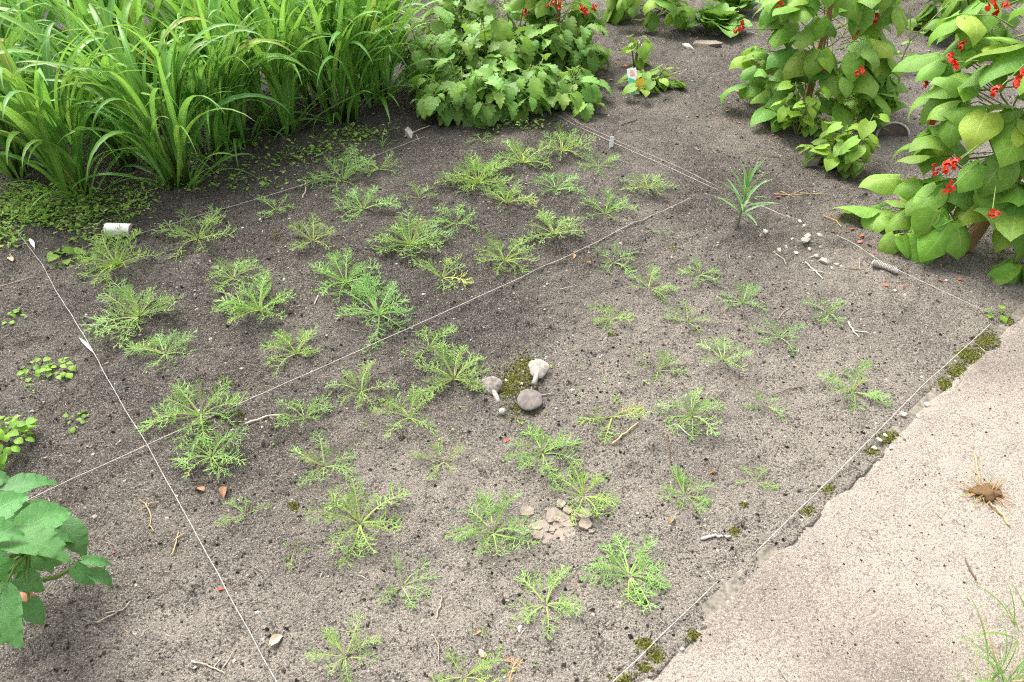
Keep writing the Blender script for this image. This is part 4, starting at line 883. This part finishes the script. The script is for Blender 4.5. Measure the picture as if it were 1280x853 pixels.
# feathers
def feather(px0, py0, px1, py1, wd, label):
    a, b_ = G(px0, py0, .008), G(px1, py1, .006); m = MB(); d = b_ - a; n_ = d.normalized().cross(Vector((0, 0, 1))).normalized(); vs = []
    for i in range(9):
        t = i / 8; w_ = wd * math.sin(math.pi * min(1, t * .9 + .06)); c = d * t + Vector((0, 0, .004 * math.sin(t * 3)))
        vs += [c + n_ * w_, c + Vector((0, 0, .002)), c - n_ * w_ * .7]
    m.add(vs, [(i * 3 + j, i * 3 + j + 1, (i + 1) * 3 + j + 1, (i + 1) * 3 + j) for i in range(8) for j in range(2)])
    th = thing('feather', a, label, 'feather'); obj('vane', m.mesh('vane', M['feather']), th); q = MB(); q.tube([Vector((0, 0, 0)) - d * .15, d * .5 + Vector((0, 0, .006)), d], .0012, .0005, 4); obj('quill', q.mesh('quill', M['feather']), th)
feather(117, 443, 100, 424, .006, 'slim white feather lying along the side string')
feather(44, 312, 37, 298, .009, 'small grey-white feather by the weedy border')
# dry leaves
def dry_leaf(px, py, s, label, mat='dead', col=(1, 1, 1, 1), seed=0):
    rr = random.Random(seed); me = DRY[seed % 3]; p = G(px, py, .006); o = obj('dry_leaf', me, None, p, (rr.uniform(-.7, .7), rr.uniform(-.3, .1), rr.uniform(0, 6)), (s * .75, s * .5, s * .8), col); return tag(o, label, 'dry leaf')
DRY = [leaf_mesh('dry_leaf', M['dead'], p_ov, 6, 2, U(.3, .5), .6, .4, .1, seed=400 + i) for i in range(3)]
dry_leaf(717, 319, .05, 'orange dry leaf on the middle string, bigger one', seed=1)
dry_leaf(733, 329, .035, 'small orange dry leaf just off the middle string', seed=2)
dry_leaf(563, 331, .05, 'brown dry leaf caught in a rosette', seed=3)
dry_leaf(18, 329, .06, 'pale papery dry leaf on soil near the grey feather', col=(1.3, 1.7, 2.6, 1), seed=4)
dry_leaf(283, 612, .05, 'pinkish dry leaf scrap between side string and rosettes', col=(.8, .7, .9, 1), seed=5)
dry_leaf(255, 615, .045, 'dull dry leaf scrap beside the side string', col=(.7, .65, .8, 1), seed=6)
dry_leaf(600, 790, .03, 'tan dry leaf flake close to the pink pebble', col=(.9, .9, 1.2, 1), seed=7)
dry_leaf(838, 655, .03, 'orange flake beside the curly bright rosette', col=(.9, .8, .7, 1), seed=8)
dry_leaf(340, 808, .05, 'bleached dry leaf by the side string', col=(1.2, 1.6, 2.4, 1), seed=9)
dry_leaf(895, 590, .04, 'brown dry leaf on open sand by the faint rosette', col=(.6, .55, .6, 1), seed=10)
g = G(636, 858); th = thing('dry_frond_plant', g, 'dry tan fern-like frond near the pink pebble', 'dry frond')
for k, (a_, s_f, ry) in enumerate(((1.45, .085, .35), (1.9, .05, .5), (1.0, .05, .5))): obj('frond', DEADFROND, th, (0, 0, 0), (0, ry, a_), s_f, (1.1, 1.1, 1.1, 1))
# fallen petals
PET = []
for i in range(4):
    b = MB(); vs = [(0, 0, .15)]
    for k in range(7): a_ = k / 7 * 6.283; r_ = U(.6, 1.1); vs.append((math.cos(a_) * r_, math.sin(a_) * r_ * .65, U(0, .45)))
    b.add(vs, [(0, k + 1, (k + 1) % 7 + 1) for k in range(7)]); PET.append(b.mesh('petal', M['red']))
def petal(px, py, w_, label, group, c=(1, 1, 1, 1)):
    p = G(px, py, .003); tag(obj('fallen_petal', PET[random.randrange(4)], None, p, (U(-.3, .3), U(-.3, .3), U(0, 6)), w_ / ppm(px, py) / 2, c), label, 'petal', group)
petal(275, 738, 9, 'single red petal beside the side string', None); petal(634, 551, 8, 'single red petal between the toadstools and the vigorous rosette', None)
petal(236, 596, 6, 'dull red petal by the rosette near the string crossing', None, (.6, .8, 1, 1)); petal(143, 693, 5, 'dull red scrap beside the broad-leaved plant', None, (.5, .7, 1, 1))
for q in ((1058, 291), (1072, 300), (1077, 296), (1065, 288), (1041, 290), (1074, 305), (1107, 357), (1130, 360), (1159, 344), (1199, 351), (1093, 317), (1046, 276), (972, 248), (1052, 270), (1085, 309), (1174, 352)): petal(*q, U(5, 9), 'fallen red petal strewn between the pebbles and the leaning-stake bean', 'petals by the leaning-stake bean', (U(.4, .9), U(1, 2.5), U(1, 3), 1))
for q in ((872, 144), (896, 147), (912, 148), (911, 128), (916, 120), (938, 146), (909, 140), (924, 155), (978, 184), (999, 179), (966, 170), (976, 176), (895, 132), (905, 115), (921, 116), (960, 162)): petal(*q, U(4, 7), 'fallen red petal on bare soil beside the bean bush', 'petals by the bean bush', (U(.35, .8), U(1, 3), U(1, 4), 1))
for q in ((742, 96), (752, 92), (745, 103), (758, 88), (770, 80), (782, 82), (735, 90), (749, 100), (764, 101), (757, 95)): petal(*q, U(4, 7), 'fallen red petal on soil before the staked bean', 'petals by the staked bean', (U(.35, .8), U(1, 3), U(1, 4), 1))

# ------------------------------------------------------------------ tufts on the path
def path_pt(px, py):
    p = P(px, py); return Vector((p.x, p.y, float(path_h(p.x, p.y))))
g = path_pt(1232, 618); th = thing('dead_grass_tuft', g, 'torn-out dead grass tuft with brown roots on the sand path', 'dead tuft')
obj('root_ball', rock_mesh('root_ball', plain_mat('root_brown', (.25, .15, .06), (.13, .08, .04), 60, .95, .8), 9, 3, .5), th, (0, 0, .006), (0, 0, .3), (.038, .026, .016))
for k in range(80):
    a_ = U(0, 6.28); s = U(.03, .075); obj('blade', STRAWB[k % 5], th, (math.cos(a_) * U(.0, .04), math.sin(a_) * U(0, .026), .006), (U(-.5, .5), R(U(0, 45)), a_ + U(-1, 1)), (s, s * 2.2, s), (U(.35, .8), U(.35, .7), U(.3, .5), 1))
for j, (px, py, n_, h_, lab) in enumerate(((1262, 850, 38, .16, 'green grass tuft with dry tips at the path edge, thicker one'), (1290, 800, 30, .17, 'sparser grass tuft behind the thicker one at the path edge'), (1275, 880, 34, .16, 'grass tuft rooted in front of the thicker one at the path edge'), (1235, 868, 16, .1, 'short thin grass tuft fringing the thicker one'))):
    g = path_pt(px, py); th = thing('grass_tuft', g, lab, 'grass tuft', 'grass tufts at the path edge')
    for k in range(n_):
        a_ = U(0, 6.28); r_ = U(0, .045); s = h_ * U(.6, 1.15); dry = random.random() < .25
        obj('blade', (STRAWB if dry else THIN)[k % 5], th, (math.cos(a_) * r_, math.sin(a_) * r_, -.003), (0, R(U(-10, 25)) - (R(35) if dry else 0), a_ + U(-.8, .8)), (s, s * 1.2, s), (1, 1, 1, 1) if dry else (U(.6, 1), U(.65, .95), .8, 1))
# wispy grass seedlings on the plot
for j, (px, py, lab) in enumerate(((125, 430, 'wispy grass seedling near the white feather'), (400, 178, 'thin wild grass tuft at the foot of the tall grass'), (150, 285, 'thin wild grass tuft behind the white tube'), (478, 185, 'thin wild grass tuft between tall grass and far string end'))):
    g = G(px, py); th = thing('wild_grass_tuft', g, lab, 'grass tuft')
    for k in range(14):
        a_ = U(0, 6.28); s = U(.05, .13) * (1 if j else .5); obj('blade', THIN[k % 6], th, (U(-.03, .03), U(-.02, .02), 0), (0, R(U(0, 35)), a_), (s, s, s), (1.1, 1, .8, 1))
